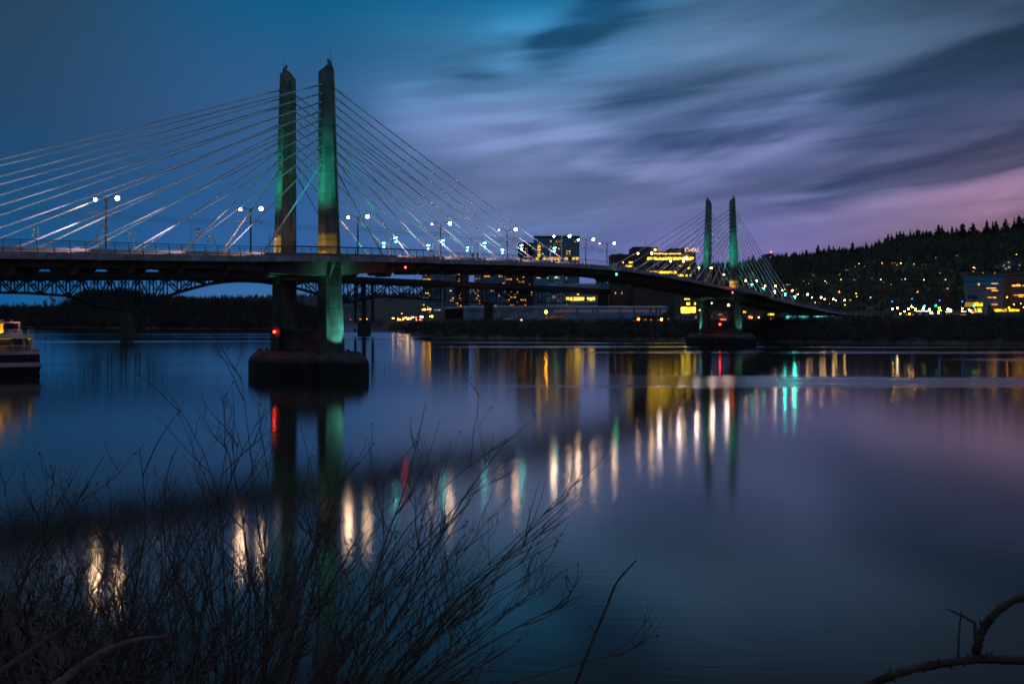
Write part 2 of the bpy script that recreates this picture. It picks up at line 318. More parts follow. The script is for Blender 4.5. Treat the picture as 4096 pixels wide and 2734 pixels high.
# ------------------------------------------------------------------ water and land
def water_mat():
    m = bpy.data.materials.new('river_water'); t, b = nodes(m); N, L = t.nodes.new, t.links.new
    tc = N('ShaderNodeTexCoord')
    def noise(sx, sy, det, rot=0, loc=0):
        mp = N('ShaderNodeMapping'); mp.inputs['Scale'].default_value = (sx, sy, 1); mp.inputs['Rotation'].default_value = (0, 0, R(rot)); mp.inputs['Location'].default_value = (loc, loc, 0)
        L(tc.outputs['Object'], mp.inputs['Vector']); n = N('ShaderNodeTexNoise'); n.inputs['Scale'].default_value = 1; n.inputs['Detail'].default_value = det; n.inputs['Distortion'].default_value = .4
        L(mp.outputs[0], n.inputs['Vector']); return n.outputs['Fac']
    def math_(op, a, b=None, c=None):
        n = N('ShaderNodeMath'); n.operation = op
        for i, x in enumerate((a, b, c)):
            if x is None: continue
            if isinstance(x, (int, float)): n.inputs[i].default_value = x
            else: L(x, n.inputs[i])
        return n.outputs[0]
    # wind lanes: rougher bands lying across the river
    n = noise(.0022, .022, 4, 6)
    mr = N('ShaderNodeMapRange'); mr.interpolation_type = 'SMOOTHSTEP'; mr.inputs[1].default_value = .56; mr.inputs[2].default_value = .66; mr.inputs[3].default_value = 0; mr.inputs[4].default_value = 1; L(n, mr.inputs[0])
    # wide lane in the middle of the river on the right, narrower ones by the far shore
    sp = N('ShaderNodeSeparateXYZ'); L(tc.outputs['Object'], sp.inputs[0])
    wob = math_('MULTIPLY_ADD', noise(.008, .03, 3), 60, -30)
    def lane(y0, w, x0, x1, slope, amp):
        yy = math_('ADD', math_('MULTIPLY_ADD', sp.outputs['X'], slope, sp.outputs['Y']), math_('MULTIPLY', wob, w/22))
        d = math_('ABSOLUTE', math_('SUBTRACT', yy, y0))
        a = N('ShaderNodeMapRange'); a.interpolation_type = 'SMOOTHSTEP'; a.inputs[1].default_value = w; a.inputs[2].default_value = w*.1; a.inputs[3].default_value = 0; a.inputs[4].default_value = amp; L(d, a.inputs[0])
        e = N('ShaderNodeMapRange'); e.interpolation_type = 'SMOOTHSTEP'; e.inputs[1].default_value = x0; e.inputs[2].default_value = x1; L(sp.outputs['X'], e.inputs[0])
        return math_('MULTIPLY', a.outputs[0], e.outputs[0])
    ln = None
    for a in LANES:
        x = lane(*a); ln = x if ln is None else math_('MAXIMUM', ln, x)
    far = N('ShaderNodeMapRange'); far.inputs[1].default_value = 130; far.inputs[2].default_value = 260; L(sp.outputs['Y'], far.inputs[0])
    lanes = math_('MAXIMUM', math_('MULTIPLY', math_('MULTIPLY', mr.outputs[0], far.outputs[0]), .5), ln)
    rg = math_('MULTIPLY_ADD', lanes, .2, .112)
    bu = N('ShaderNodeBump'); bu.inputs['Strength'].default_value = .02; bu.inputs['Distance'].default_value = .2
    L(noise(.35, 1.6, 3), bu.inputs['Height'])
    t.nodes.remove(b); out = next(n for n in t.nodes if n.type == 'OUTPUT_MATERIAL')
    fr = N('ShaderNodeFresnel'); fr.inputs['IOR'].default_value = 1.33; L(bu.outputs['Normal'], fr.inputs['Normal'])
    df = N('ShaderNodeBsdfDiffuse'); df.inputs['Color'].default_value = (.065, .042, .03, 1)
    gl = N('ShaderNodeBsdfGlossy'); gl.distribution = 'BECKMANN'; gl.inputs['Color'].default_value = (1, 1, 1, 1); L(rg, gl.inputs['Roughness']); L(bu.outputs['Normal'], gl.inputs['Normal'])
    mx = N('ShaderNodeMixShader'); L(fr.outputs[0], mx.inputs[0]); L(df.outputs[0], mx.inputs[1]); L(gl.outputs[0], mx.inputs[2]); L(mx.outputs[0], out.inputs['Surface'])
    return m
LANES = [(172, 19, 5, 60, .02, 1.0), (160, 5, -15, 30, .03, .6), (258, 14, 95, 140, .02, .8), (372, 16, -60, 20, .03, .7), (430, 8, -70, 0, .03, .7), (640, 40, -400, -200, .0, .4), (560, 16, -120, -60, -.15, .8)]
w = MB(); w.add([(-9000, -60, 0), (9000, -60, 0), (9000, 12000, 0), (-9000, 12000, 0)], [(0, 1, 2, 3)])
prop(w.build('river_water', water_mat()), kind='structure')

M_BANK = mat('dark_riverbank', (.26, .18, .12), .95, var=.4, scale=.08, bump=.3)
M_HILL = mat('wooded_hill', (.04, .042, .043), 1, var=.4, scale=.02)
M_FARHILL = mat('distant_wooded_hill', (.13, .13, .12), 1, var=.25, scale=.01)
M_NEAR = mat('near_bank_soil', (.2, .14, .1), .95, var=.5, scale=1.3, bump=.6)
def interp(P, x):
    if x <= P[0][0]: return P[0][1]
    for (a, b), (c, d) in zip(P, P[1:]):
        if x <= c: return b + (d - b) * (x - a) / (c - a)
    return P[-1][1]
SHORE = [(1480, 980), (1530, 900), (1600, 800), (1680, 600), (1760, 535), (1900, 520), (2300, 505), (2600, 480), (3000, 450), (3300, 428), (3700, 418), (4096, 412), (5200, 400)]
RIDGE = [(1480, 1200), (1900, 1200), (2300, 1150), (2640, 1100), (2780, 1075), (2900, 1066), (3000, 1056), (3100, 1033), (3185, 1028), (3270, 1018), (3397, 1006), (3482, 1000), (3545, 968), (3651, 946), (3736, 944), (3906, 934), (4096, 916), (4400, 900), (5200, 930)]
YR = 1650
def land(px, Y):
    s = interp(SHORE, px)
    top = 8.4 + 2.6 * min(1, max(0, (px - 2900) / 500))
    if px < 1700: top = 2.5 + 6 * min(1, max(0, (px - 1560) / 140))
    if Y < s + 55:
        u = max(-.2, (Y - s) / 55); return top * (u ** 1.0 if u > 0 else u)
    zr = ZZ(interp(RIDGE, px), YR)
    u = min(1.0, max(0, (Y - 780) / (YR - 780))); u = u ** 1.25
    z = top + (zr - top) * u
    if Y > YR: z -= (Y - YR) * .12
    return z
def terrain(name, pxs, rows, fn, m, parent=None):
    b = MB(); vs = []; random.seed(name)
    for px in pxs:
        for r in rows:
            Y = r(px) if callable(r) else r
            vs.append(((px - 2048) / F * Y, Y, fn(px, Y)))
    n = len(rows); b.add(vs, [(i*n + j, (i + 1)*n + j, (i + 1)*n + j + 1, i*n + j + 1) for i in range(len(pxs) - 1) for j in range(n - 1)])
    return b.build(name, m, smooth=True)
rs = [(lambda px, k=k: interp(SHORE, px) + k) for k in (-12, 0, 8, 18, 30, 42, 55, 75)]
rows = rs + [(lambda px, u=u: (interp(SHORE, px) + 80) * (1 - u) + YR * u) for u in (.08, .16, .24, .32, .4, .5, .6, .7, .8, .88, .94, 1.0)] + [YR + 60, YR + 400]
def landn(px, Y):
    z = land(px, Y); return z + (math.sin(px*.031 + Y*.05) + math.sin(px*.083 - Y*.11)) * .25 * (1 if Y > interp(SHORE, px) + 3 else 0)
prop(terrain('west_riverbank_and_hill', [1470 + 22*i for i in range(170)], rows, landn, mat('wooded_slope_soil', (.15, .115, .085), 1, var=.5, scale=.03)), kind='structure')
def hit(px, py):                              # where the line of sight through a photo pixel meets the land
    Y = interp(SHORE, px) + 56
    while Y < YR:
        if land(px, Y) > ZZ(py, Y): return Y
        Y += 6
    return YR
# the wooded island on the left and the hills far upriver
def isl(px, Y):
    u = (Y - interp(ISH, px)); return min(6, max(-1, u*.12))
ISH = [(-1500, 1150), (-300, 1150), (0, 1180), (400, 1020), (900, 930), (1180, 930), (1240, 990), (1330, 1200), (1345, 1500)]
prop(terrain('wooded_island', [-1500 + 45*i for i in range(64)], [(lambda px, k=k: interp(ISH, px) + k) for k in (-10, 0, 20, 60, 150, 400)], isl, M_BANK), kind='structure')
FR = [(-2500, 1215), (0, 1232), (500, 1215), (900, 1190), (1200, 1184), (1400, 1180), (1600, 1176), (1750, 1172), (1900, 1172), (2200, 1180), (2600, 1160), (3200, 1190)]
def fh(px, Y):
    u = min(1, max(0, (Y - 1750) / 900)); return -1 + (ZZ(interp(FR, px), 2650) + 1) * (u * u * (3 - 2 * u))
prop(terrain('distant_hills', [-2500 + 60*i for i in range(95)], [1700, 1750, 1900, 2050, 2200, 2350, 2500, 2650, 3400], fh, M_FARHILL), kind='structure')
# near bank under the shrubs, dropping to the water
def shoulder(x, y):
    e = 8.55 - .62 * y - .10 * (x + 2) if True else 0
    e = max(e, 9.30 - .55 * ((x + 2.75) / 1.1) ** 2 - .55 * (y - 4.3) ** 2)
    return max(-1.5, e + .10 * math.sin(x * 2.3 + y) + .07 * math.sin(x * 5.1 - y * 3.7))
b = MB(); nx, ny = 70, 60; vs = [(-16 + 32*i/nx, -14 + 32*j/ny, shoulder(-16 + 32*i/nx, -14 + 32*j/ny)) for i in range(nx + 1) for j in range(ny + 1)]
b.add(vs, [(i*(ny + 1) + j, (i + 1)*(ny + 1) + j, (i + 1)*(ny + 1) + j + 1, i*(ny + 1) + j + 1) for i in range(nx) for j in range(ny)])
prop(b.build('near_riverbank', M_NEAR, smooth=True), kind='structure')

# ------------------------------------------------------------------ the cable-stayed bridge
br = thing('cable_stayed_bridge', 'long cable-stayed bridge with two pairs of concrete towers crossing the river', 'bridge')
ST = [-150 + 2.2875 * i for i in range(320)]
def strip(mb, prof, ss=ST):                   # prof(s) -> list of (t, z) round the section
    mb.ring([[B(s, t, z) for t, z in prof(s)] for s in ss]); return mb
strip(MB(), lambda s: [(-hw(s) + .3, dz(s) - .42), (hw(s) - .3, dz(s) - .42), (hw(s) - .3, dz(s) - .1), (-hw(s) + .3, dz(s) - .1)]).build('deck_slab', M_ROAD, br)
for sg in (1, -1):
    strip(MB(), lambda s: [(sg*(hw(s) - .28), dz(s) - .5), (sg*(hw(s) - .16), dz(s) - .92), (sg*(hw(s) + .02), dz(s) - .92), (sg*(hw(s) + .16), dz(s) - .02), (sg*(hw(s) - .28), dz(s) - .02)]).build('deck_fascia', M_FASC, br)
def gd(s): return 1.75 + 1.5 * max(0, 1 - min(abs(s), abs(s - SPAN)) / 30)
gs = [s for s in ST if s < 392]
for sg in (1, -1):
    strip(MB(), lambda s: [(sg*4.0, dz(s) - .43), (sg*4.1, dz(s) - gd(s)), (sg*6.0, dz(s) - gd(s)), (sg*6.2, dz(s) - .43)], gs).build('edge_girder', M_UNDER, br)
strip(MB(), lambda s: [(-4.05, dz(s) - .44), (-4.05, dz(s) - gd(s) + .35), (4.05, dz(s) - gd(s) + .35), (4.05, dz(s) - .44)], gs).build('soffit', M_UNDER, br)
CAB = [17 + 9.15 * k for k in range(10)]
stations = sorted([c + sg * a for c in (0, SPAN) for sg in (1, -1) for a in CAB if -150 < c + sg*a])
for s in stations:
    for sg in (1, -1):
        z = dz(s); g = gd(s)
        MB().prism([B(s - .5, sg*t, z - h) for t, h in ((.5, g - .4), (3.0, g + 1.0), (5.7, g + 1.0), (6.9, 1.35), (10.9, .95), (10.9, .44), (.5, .44))], BD * 1.0).build('floor_beam', M_UNDER, br)
# towers
def pyl_sec(z):
    u = (z - 5) / 16; v = (z - 21) / 33.5
    if z < 21: L_ = lambda a, b: a + (b - a) * u
    else: L_ = None
    def g(bot, dk, top): return bot + (dk - bot) * u if z <= 21 else dk + (top - dk) * v
    return g(4.35, 4.25, 3.85), g(6.45, 5.95, 4.95), g(8.15, 7.2, 5.65), g(2.45, 2.12, 1.5), g(.42, .38, .24)
def pyl_loop(c, sg, z):
    ti, tm, to, d0, d2 = pyl_sec(z)
    q = [(-d0, ti), (-d0, tm), (-d2, to), (d2, to), (d0, tm), (d0, ti)]
    if sg < 0: q = q[::-1]
    return [B(c + a, sg * b_, z) for a, b_ in q]
ANCH = [37.4 + 1.545 * k for k in range(10)]
M_BLACKTXT = mat('black_lettering', (.015, .015, .015), .7)
def text_mesh(txt, size, ext):
    cu = bpy.data.curves.new('lettering', 'FONT'); cu.body = txt; cu.size = size; cu.extrude = ext; cu.align_x = 'CENTER'; cu.align_y = 'CENTER'; cu.space_line = .85
    o = bpy.data.objects.new('lettering', cu); COL.objects.link(o)
    me = bpy.data.meshes.new_from_object(o.evaluated_get(bpy.context.evaluated_depsgraph_get())); bpy.data.objects.remove(o); bpy.data.curves.remove(cu)
    me.name = 'lettering'; return me
def lettering(txt, size, ext, m, origin, ux, uz, parent, bold=0):
    me = text_mesh(txt, size, ext); me.materials.clear(); me.materials.append(m)
    ux, uz = Vector(ux).normalized(), Vector(uz).normalized(); n = ux.cross(uz)
    M = Matrix(((ux.x, uz.x, n.x, origin[0]), (ux.y, uz.y, n.y, origin[1]), (ux.z, uz.z, n.z, origin[2]), (0, 0, 0, 1)))
    me.transform(M); o = bpy.data.objects.new('lettering', me); COL.objects.link(o); o.parent = parent
    return o
def spot(name, loc, aim, power, color, deg, blend=.5, r=.15):
    l = bpy.data.lights.new(name, 'SPOT'); l.energy = power; l.color = color; l.spot_size = R(deg); l.spot_blend = blend; l.shadow_soft_size = r
    o = bpy.data.objects.new(name, l); COL.objects.link(o); o.location = loc; o.rotation_euler = (Vector(aim) - Vector(loc)).to_track_quat('-Z', 'Y').to_euler(); return o
TEAL = lin((35, 255, 220)); WARM = lin((255, 205, 90)); NEU = lin((255, 215, 190))
for c in (0, SPAN):
    far = c > 0
    # pier base: a boat-shaped block with sloping top
    def cap_loop(z, k, kd):
        return [B(c + a*kd, t_*k, z) for a, t_ in ((-4.6, -7.5), (-6.0, 0), (-4.6, 7.5), (-1.6, 12.3), (0, 13.6), (1.6, 12.3), (4.6, 7.5), (6.0, 0), (4.6, -7.5), (1.6, -12.3), (0, -13.6), (-1.6, -12.3))]
    mb = MB(); mb.ring([cap_loop(-3, 1, 1), cap_loop(2.9, 1, 1), cap_loop(3.25, .985, .97), cap_loop(4.5, .86, .68)])
    pb = mb.build('pier_base', M_CAP, br)
    mb = MB(); mb.ring([cap_loop(-3.1, 1.012, 1.02), cap_loop(2.55, 1.012, 1.02)]); mb.build('waterline_band', mat('wet_stained_concrete', (.06, .05, .045), .8, var=.5, scale=.6), br)  # dark proud ring for the wet, stained foot of the concrete base
    MB().bbox(c - 1.6, c + 1.6, -4.36, 4.36, 4.4, 8.3).build('pier_wall', M_CAP, br)
    for sg in (1, -1):
        mb = MB(); loops = [pyl_loop(c, sg, z) for z in [4.3 + 1.2*i for i in range(42)] if z < 53.2]
        ti, tm, to, d0, d2 = pyl_sec(54)
        top = [(-d0, ti, 53.6), (-d0, tm, 54.2), (-d2, to, 54.6), (d2, to, 54.6), (d0, tm, 54.2), (d0, ti, 53.6)]
        if sg < 0: top = top[::-1]
        loops.append([B(c + a, sg*b_, z) for a, b_, z in top]); n = len(mb.v); mb.ring(loops, cap=False)
        m = len(mb.v); e = m - 6; r1, r2, r3 = B(c, sg*(ti + .05), 54.7), B(c, sg*(tm), 55.35), B(c, sg*(to - .3), 55.9)
        mb.v += [tuple(r1), tuple(r2), tuple(r3)]
        A = list(range(e, e + 6))
        if sg < 0: A = A[::-1]
        i0, i1, i2, i3, i4, i5 = A; P, Q, S = m, m + 1, m + 2
        fs = [(i0, i1, Q, P), (i1, i2, S, Q), (i2, i3, S), (i3, i4, Q, S), (i4, i5, P, Q), (i5, i0, P)]
        if sg < 0: fs = [f[::-1] for f in fs]
        mb.f += fs; mb.mi += [0] * len(fs)
        tw = mb.build('tower', M_CONC, br)
        mb = MB(); p = B(c, sg*(to - .85), 55.4); mb.tube([p, p + Vector((0, 0, .6))], .2, 8); mb.build('beacon_housing', M_POST, tw)
        p = B(c, sg*(to - .3), 55.7); MB().tube([p, p + Vector((0, 0, 1.5))], .035, 5).build('lightning_rod', M_POST, tw)
        # dark plates painting the shade of recesses where the cables enter
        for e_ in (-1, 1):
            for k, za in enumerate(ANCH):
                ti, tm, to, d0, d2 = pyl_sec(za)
                MB().prism([B(c + e_*(d0 - .2), sg*4.75 + dx, za + dz_) for dx, dz_ in ((-.32, -.55), (.32, -.55), (.32, .35), (-.32, .35))], BD * e_ * .23).build('recess_shade', M_DARK, tw)
        # haunch under the deck round the tower
        MB().prism([B(c - 1.7, sg*t_, z) for t_, z in ((0, dz(c) - .5), (0, dz(c) - 3.9), (4.1, dz(c) - 3.9), (6.5, dz(c) - 3.5), (7.0, dz(c) - 1.4), (7.0, dz(c) - .5))], BD * 3.4).build('deck_haunch', M_UNDER, br)
    # stay cables: ten each way from each tower
    for sg in (1, -1):
        for e_ in (1, -1):
            for k in range(10):
                ti, tm, to, d0, d2 = pyl_sec(ANCH[k]); s1 = c + e_*CAB[k]
                a = B(c + e_*(d0 - .1), sg*4.75, ANCH[k]); z = B(s1, sg*4.7, dz(s1) + .15)
                Lc = (z - a).length; pts = []
                for i in range(13):
                    u = i / 12; p = a.lerp(z, u); p.z -= .0045 * Lc * 4 * u * (1 - u); pts.append(p)
                cb = MB().tube(pts, .105, 8).build('stay_cable', M_CABLE, br, smooth=True)
                dn = (pts[-2] - pts[-1]).normalized(); up = (pts[1] - pts[0]).normalized()
                MB().tube([pts[-1] - dn*.1, pts[-1] + dn*.9, pts[-1] + dn*.95, pts[-1] + dn*(5.6 + .12*k), pts[-1] + dn*(5.65 + .12*k)], [.24, .22, .155, .15, .115], 8).build('lower_sleeve', M_SLEEVE, cb, smooth=False)
                MB().tube([pts[0], pts[0] + up*2.2, pts[0] + up*2.25, pts[0] + up*2.45, pts[0] + up*2.5, pts[0] + up*4.8], [.16, .16, .2, .2, .145, .14], 8).build('upper_sleeve', M_SLEEVE, cb, smooth=False)
    # navigation lights
    def nav(loc, g, r, hang):
        o = MB().tube([loc + Vector((0, 0, hang)), loc], .05, 5).build('navigation_light', M_POST, br); MB().ball(loc, r, nu=8, nv=6).build('lens', g, o); return o
    def shield(loc): MB().bbox(loc[0], loc[0] + .06, loc[1] - .9, loc[1] + .9, loc[2] - 1.1, loc[2] + 1.1).build('added_light_shield', M_POST, br)  # plate added to keep the red light off the tower wall
    shield((c - 3.95, -3.7 if not far else 1.2, 7.9))
    nav(B(c - 4.4, -3.7 if not far else 1.2, 7.9), G_RED, .22 if not far else .30, -3.6)
    if far:
        MB().prism([B(c - .3, 8.25, 5.3), B(c + .42, 8.25, 5.3), B(c + .42, 7.86, 11.2), B(c - .3, 7.86, 11.2)], BT * .06).build('height_gauge', M_WHITE, br)
        for i in range(11):
            MB().prism([B(c - .15, 8.32 - .036*i, 5.5 + .52*i), B(c + .25, 8.32 - .036*i, 5.5 + .52*i), B(c + .25, 8.32 - .036*i, 5.72 + .52*i), B(c - .15, 8.32 - .036*i, 5.72 + .52*i)], BT * .03).build('gauge_mark', M_BLACKTXT, br)
    # lamps at the foot of the towers that wash the shafts
    for sg in (1, -1):
        for ds, tt, aim, pw, deg in ((-.1, 9.3, (-.1, 7.9, 15), 2400, 50), (-1.9, 9.3, (-1.1, 7.0, 10.5), 1300, 88)):
            fx = B(c + ds, sg*tt, 4.72)
            MB().obox(fx, BD, BT, (0, 0, 1), .22, .18, .14).build('uplight', M_POST, br)
            spot('tower_uplight', fx + Vector((0, 0, .3)), B(c + aim[0], sg*aim[1], aim[2]), pw * ((.9 if sg < 0 else .25) if far else 1), lin((110, 255, 232)), deg, 1)
        fx = B(c - 7.5, sg*5.6, dz(c) + .25)
        MB().obox(fx, BD, BT, (0, 0, 1), .2, .2, .15).build('uplight', M_POST, br)
        spot('deck_uplight', fx + Vector((0, 0, .3)), B(c - 2, sg*5.05, dz(c) + 1.6), 1700 if not far else 3400, WARM, 48, .25)
nav(B(on_plane(1618, 11.7), 11.9, ZZ(1069, 193)), G_RED2, .16, 2.3)
nav(B(on_plane(2463, 11.7), 11.9, ZZ(1097, 279)), G_GREEN, .22, 2.0)
nav(B(on_plane(2928, 13.9), 14.1, ZZ(1169, 360)), G_RED2, .22, 1.0)
ax = (BT * 1).normalized()
lettering('TILIKUM\nCROSSING', .52, .02, M_BLACKTXT, B(-2.17, 5.1, 22.55), BT, (0, 0, 1), br)
MB().prism([B(-2.16, 4.75, 21.75), B(-2.16, 5.45, 21.75), B(-2.16, 5.5, 22.0), B(-2.16, 4.7, 22.0)], BD * -.05).build('name_plate_boat', M_POST, br)
# railings
def railing(sg):
    mb = MB()
    ss = [s for s in ST if -150 < s < 590]
    def P(s, off, h): return B(s, sg*(hw(s) - .05 + off), dz(s) + h)
    base = MB().tube([P(s, 0, .12) for s in ss], .03, 4).build('railing', M_RAIL, br)
    look = [s for s in ss if min(abs(s), abs(s - SPAN)) > 23]
    MB().tube([P(s, -.16, 1.38) for s in ss], .045, 5).build('top_rail', M_RAIL, base)
    for c in (0, SPAN):
        MB().tube([P(c - 23 + 2*i, -.18, 1.46) for i in range(24)], .10, 6).build('lookout_handrail', M_RAIL, base)
    MB().tube([P(s, -.08, .98) for s in ss], .03, 4).build('mid_rail', M_RAIL, base)
    w = MB()
    for h in (.3, .46, .62, .78, 1.12, 1.25): w.tube([P(s, -.06, h) for s in ss[::2]], .011, 3)
    w.build('rail_wires', M_WIRE, base)
    def post(mb, s):
        e = .06
        mb.prism([P(s, .10, -.25), P(s, .16, .1), P(s, .05, .35), P(s, -.14, 1.40), P(s, -.2, 1.40), P(s, -.06, .35), P(s, -.04, -.05)], BD * e)
    pr = sorted(ss, key=lambda s: P(s, 0, 0).length if P(s, 0, 0).x / P(s, 0, 0).y > -.5 else 1e6)
    rest = MB()
    for i, s in enumerate(pr):
        if i < 100 and sg > 0:
            m_ = MB(); post(m_, s); m_.build('post', M_RAIL, base)
        else: post(rest, s)
    o = rest.build('posts', M_RAIL, base)
    o['kind'] = 'stuff'
railing(1); railing(-1)
for sg in (1, -1):                            # low kerb wall and inner fence between path and tracks
    strip(MB(), lambda s: [(sg*3.7, dz(s) - .1), (sg*3.5, dz(s) - .1), (sg*3.5, dz(s) + .75), (sg*3.7, dz(s) + .75)]).build('track_wall', M_UNDER, br)
    mb = MB(); strip(mb, lambda s: [(sg*6.5 - .06, dz(s) + .28), (sg*6.5 + .06, dz(s) + .28), (sg*6.5 + .06, dz(s) + .72), (sg*6.5 - .06, dz(s) + .72)])
    for s in ST[::2]:
        mb.bbox(s - .05, s + .05, sg*6.5 - .055, sg*6.5 + .055, dz(s) - .1, dz(s) + 1.02)
    mb.build('path_barrier', M_UNDER, br)
# ------------------------------------------------------------------ street lamps, floodlight masts, wires on the bridge
LS = [-101.9, -72.7, -43.5, -14.3, 14.8, 43.9, 73.2, 102.6, 117.6, 132.1, 161.4, 190.6, 219.8, 249.2, 278.4, 307.6, 336.8, 366, 395.2, 424, 453]
lamp_names = {}
vis = [s for s in LS if s > -70]
for i, s in enumerate(LS):
    base = B(s, 0, dz(s) - .1); k = vis.index(s) if s in vis else -1
    if s < -70: lab = 'double-arm street lamp on the bridge left of the view, %s one out' % nth(i)
    elif s < 0: lab = ['double-arm street lamp left of the near towers among the white cables, leftmost lit lamp', 'double-arm street lamp just left of the near towers, beside their rear shaft'][vis.index(s)]
    elif s < 140: lab = 'double-arm street lamp with bright heads, %s to the right of the near towers' % nth(k - 2)
    else: lab = 'double-arm street lamp with dim yellow heads, %s along the deck past the bright ones' % nth(k - 8)
    o = thing('street_lamp', lab, 'street lamp', base, 'double-arm street lamps along the bridge')
    H = 8.35 if s < 140 else 7.8
    MB().tube([(0, 0, 0), (0, 0, .5), (0, 0, .52), (0, 0, H)], [.26, .26, .17, .13], 8).build('pole', M_POST, o, loc=(0, 0, 0))
    mb = MB(); X = Vector((BT.x, BT.y, 0))
    for sg in (1, -1):
        mb.tube([X*sg*.1 + Vector((0, 0, H - .55)), X*sg*.45 + Vector((0, 0, H - .12)), X*sg*1.0 + Vector((0, 0, H + .12)), X*sg*2.0 + Vector((0, 0, H + .2))], [.06, .055, .05, .045], 5)
    mb.build('arm', M_POST, o, loc=(0, 0, 0))
    for sg in (1, -1):
        p = X*sg*2.3 + Vector((0, 0, H + .2))
        hd = MB().obox(p, X, Vector((-X.y, X.x, 0)), (0, 0, 1), .46, .32, .05).build('head', M_POST, o, loc=(0, 0, 0))
        m = MB(); q_ = .29 if sg > 0 else .20; m.ball(p + Vector((0, 0, -.05 - q_)), q_, q_, q_, 8, 6)
        g = (G_LAMP if sg > 0 else G_LAMP2) if s < 140 else G_LAMP3
        if s in (43.9, 73.2, 132.1) and sg < 0: g = glow('street_lamp_light_faint', lin((255, 210, 170)), 6, False)
        m.build('lens', g, hd, loc=(0, 0, 0), smooth=True)
        if s < 140: pw = 1300 if sg > 0 else 900
        else: pw = 900 if sg > 0 else 0
        if s in (43.9, 73.2, 132.1) and sg < 0: pw = 80
        lp = base + p + Vector((0, 0, -.4))
        if pw: spot('street_lamp_beam', lp, lp - Vector((0, 0, 5)), pw, lin((255, 205, 160)) if s < 140 else lin((255, 205, 140)), 172, .12, .25)
    if s < 330:
        mb = MB(); z = 6.0
        mb.tube([-X*2.7 + Vector((0, 0, z)), X*2.7 + Vector((0, 0, z + .05))], .045, 5)
        for sg in (1, -1):
            mb.tube([Vector((0, 0, z + 1.25)), X*sg*1.2 + Vector((0, 0, z + .55)), X*sg*2.4 + Vector((0, 0, z + .1))], .022, 4)
            mb.tube([X*sg*2.6 + Vector((0, 0, z + .02)), X*sg*2.6 + Vector((0, 0, z - .35)), X*sg*1.6 + Vector((0, 0, z - .4))], .03, 4)
        mb.build('wire_bracket', M_POST, o, loc=(0, 0, 0))
for sg, wd in ((1, 'right-hand'), (-1, 'left-hand')):
    o = thing('overhead_wire', 'thin double overhead tram wire strung above the %s track of the bridge' % wd, 'overhead wire', B(0, sg*1.8, dz(0)), 'tram wires over the bridge')
    for nm, h, sag, r in (('contact_wire', 5.45, .05, .018), ('carrier_wire', 6.35, .55, .02)):
        pts = []
        for s0, s1 in zip([-131] + LS, LS + [485]):
            for i in range(6):
                u = i / 6; s = s0 + (s1 - s0) * u; pts.append(B(s, sg*1.8, dz(s0)*(1-u) + dz(s1)*u + h - sag*4*u*(1-u)))
        MB().tube(pts, r, 3).build(nm, M_WIRE, o)
def mast(s, sg, lit, lab):
    t0 = 6.1 * sg; base = B(s, t0, dz(s) - .1); X = Vector((BT.x, BT.y, 0)) * sg
    o = thing('floodlight_mast', lab, 'floodlight mast', base, 'white floodlight masts along the bridge')
    MB().tube([(0, 0, 0), (0, 0, 4.4)], [.085, .07], 8).build('mast', M_WHITE, o, loc=(0, 0, 0))
    MB().tube([Vector((0, 0, 3.55)), X*1.3 + Vector((0, 0, 3.55))], .045, 5).tube([Vector((0, 0, 4.25)), X*.95 + Vector((0, 0, 3.6))], .02, 4).build('arm', M_WHITE, o, loc=(0, 0, 0))
    tw = 0 if s < 120 else SPAN; d = BD * (1 if tw > s else -1)
    for dx, z in ((1.05, 3.92), (1.45, 3.98), (1.3, 3.18)):
        p = X*dx + Vector((0, 0, z)); a = (d * .85 + Vector((0, 0, .52))).normalized()
        hd = MB().tube([p - a*.22, p - a*.1, p + a*.16], [.09, .19, .21], 8).build('floodlight', M_WHITE, o, loc=(0, 0, 0))
        MB().ball(p + a*.17, .115, nu=8, nv=6).build('lens', G_TEAL if lit else G_TEALD, hd, loc=(0, 0, 0))
    return o, base + X*1.3 + Vector((0, 0, 3.6)), d
k = 0
LM = []
for s in (-83.5, -66.8, -50, -33.3, -16.5, 17, 33.5, 50.2, 67, 84): LM.append(s)
for s in (-84, -67, -50.2, -33.5, -17, 16.5, 33.3, 50, 66.8, 83.5): LM.append(SPAN + s)
for sg in (1, -1):
    cnt = 0
    for s in LM:
        close = s < 120; c = 0 if close else SPAN; lit = s > c
        side = 'near walkway' if sg > 0 else 'far walkway'
        where = ('left' if s < c else 'right') + ' of the ' + ('near' if close else 'distant') + ' towers'
        j = sorted(abs(x - c) for x in LM if (x < 120) == close and (x < c) == (s < c)).index(abs(s - c))
        lab = 'white floodlight mast on the %s, %s %s' % (side, nth(j), where)
        o, p, d = mast(s, sg, lit, lab)
        a = abs(s - c)
        if not lit:
            if a < 20: spot('floodlight_beam', p + d*.6, B(c - 1.8, sg*6.0, 34.5), 10500 * (1 if close else 1.1), TEAL, 36, 1)
            elif a < 40: spot('floodlight_beam', p + d*.6, B(c - 1.8, sg*5.6, 39), 11000 * (1 if close else 1), TEAL, 22, 1)
            elif a < 60: spot('floodlight_beam', p + d*.6, B(c, sg*4.9, 45), 5000 * (1 if close else 1), TEAL, 24, 1)
        else:
            spot('floodlight_beam', p + d*.6, B(c, sg*4.9, 40), 2600 if close else 3000, TEAL, 60, .8, .18)
        # a soft white wash on the lower cables beside each mast, thrown outward from the tower
        wz = p + Vector((0, 0, -.6)) + BT*sg*.5
        spot('cable_wash', wz, wz - d*9 - BT*sg*2.0 - Vector((0, 0, .6)), 4200 if close else 800, (lin((235, 215, 255)) if close else lin((255, 222, 205))) if sg > 0 else lin((110, 255, 240)), 110, 1, .07)

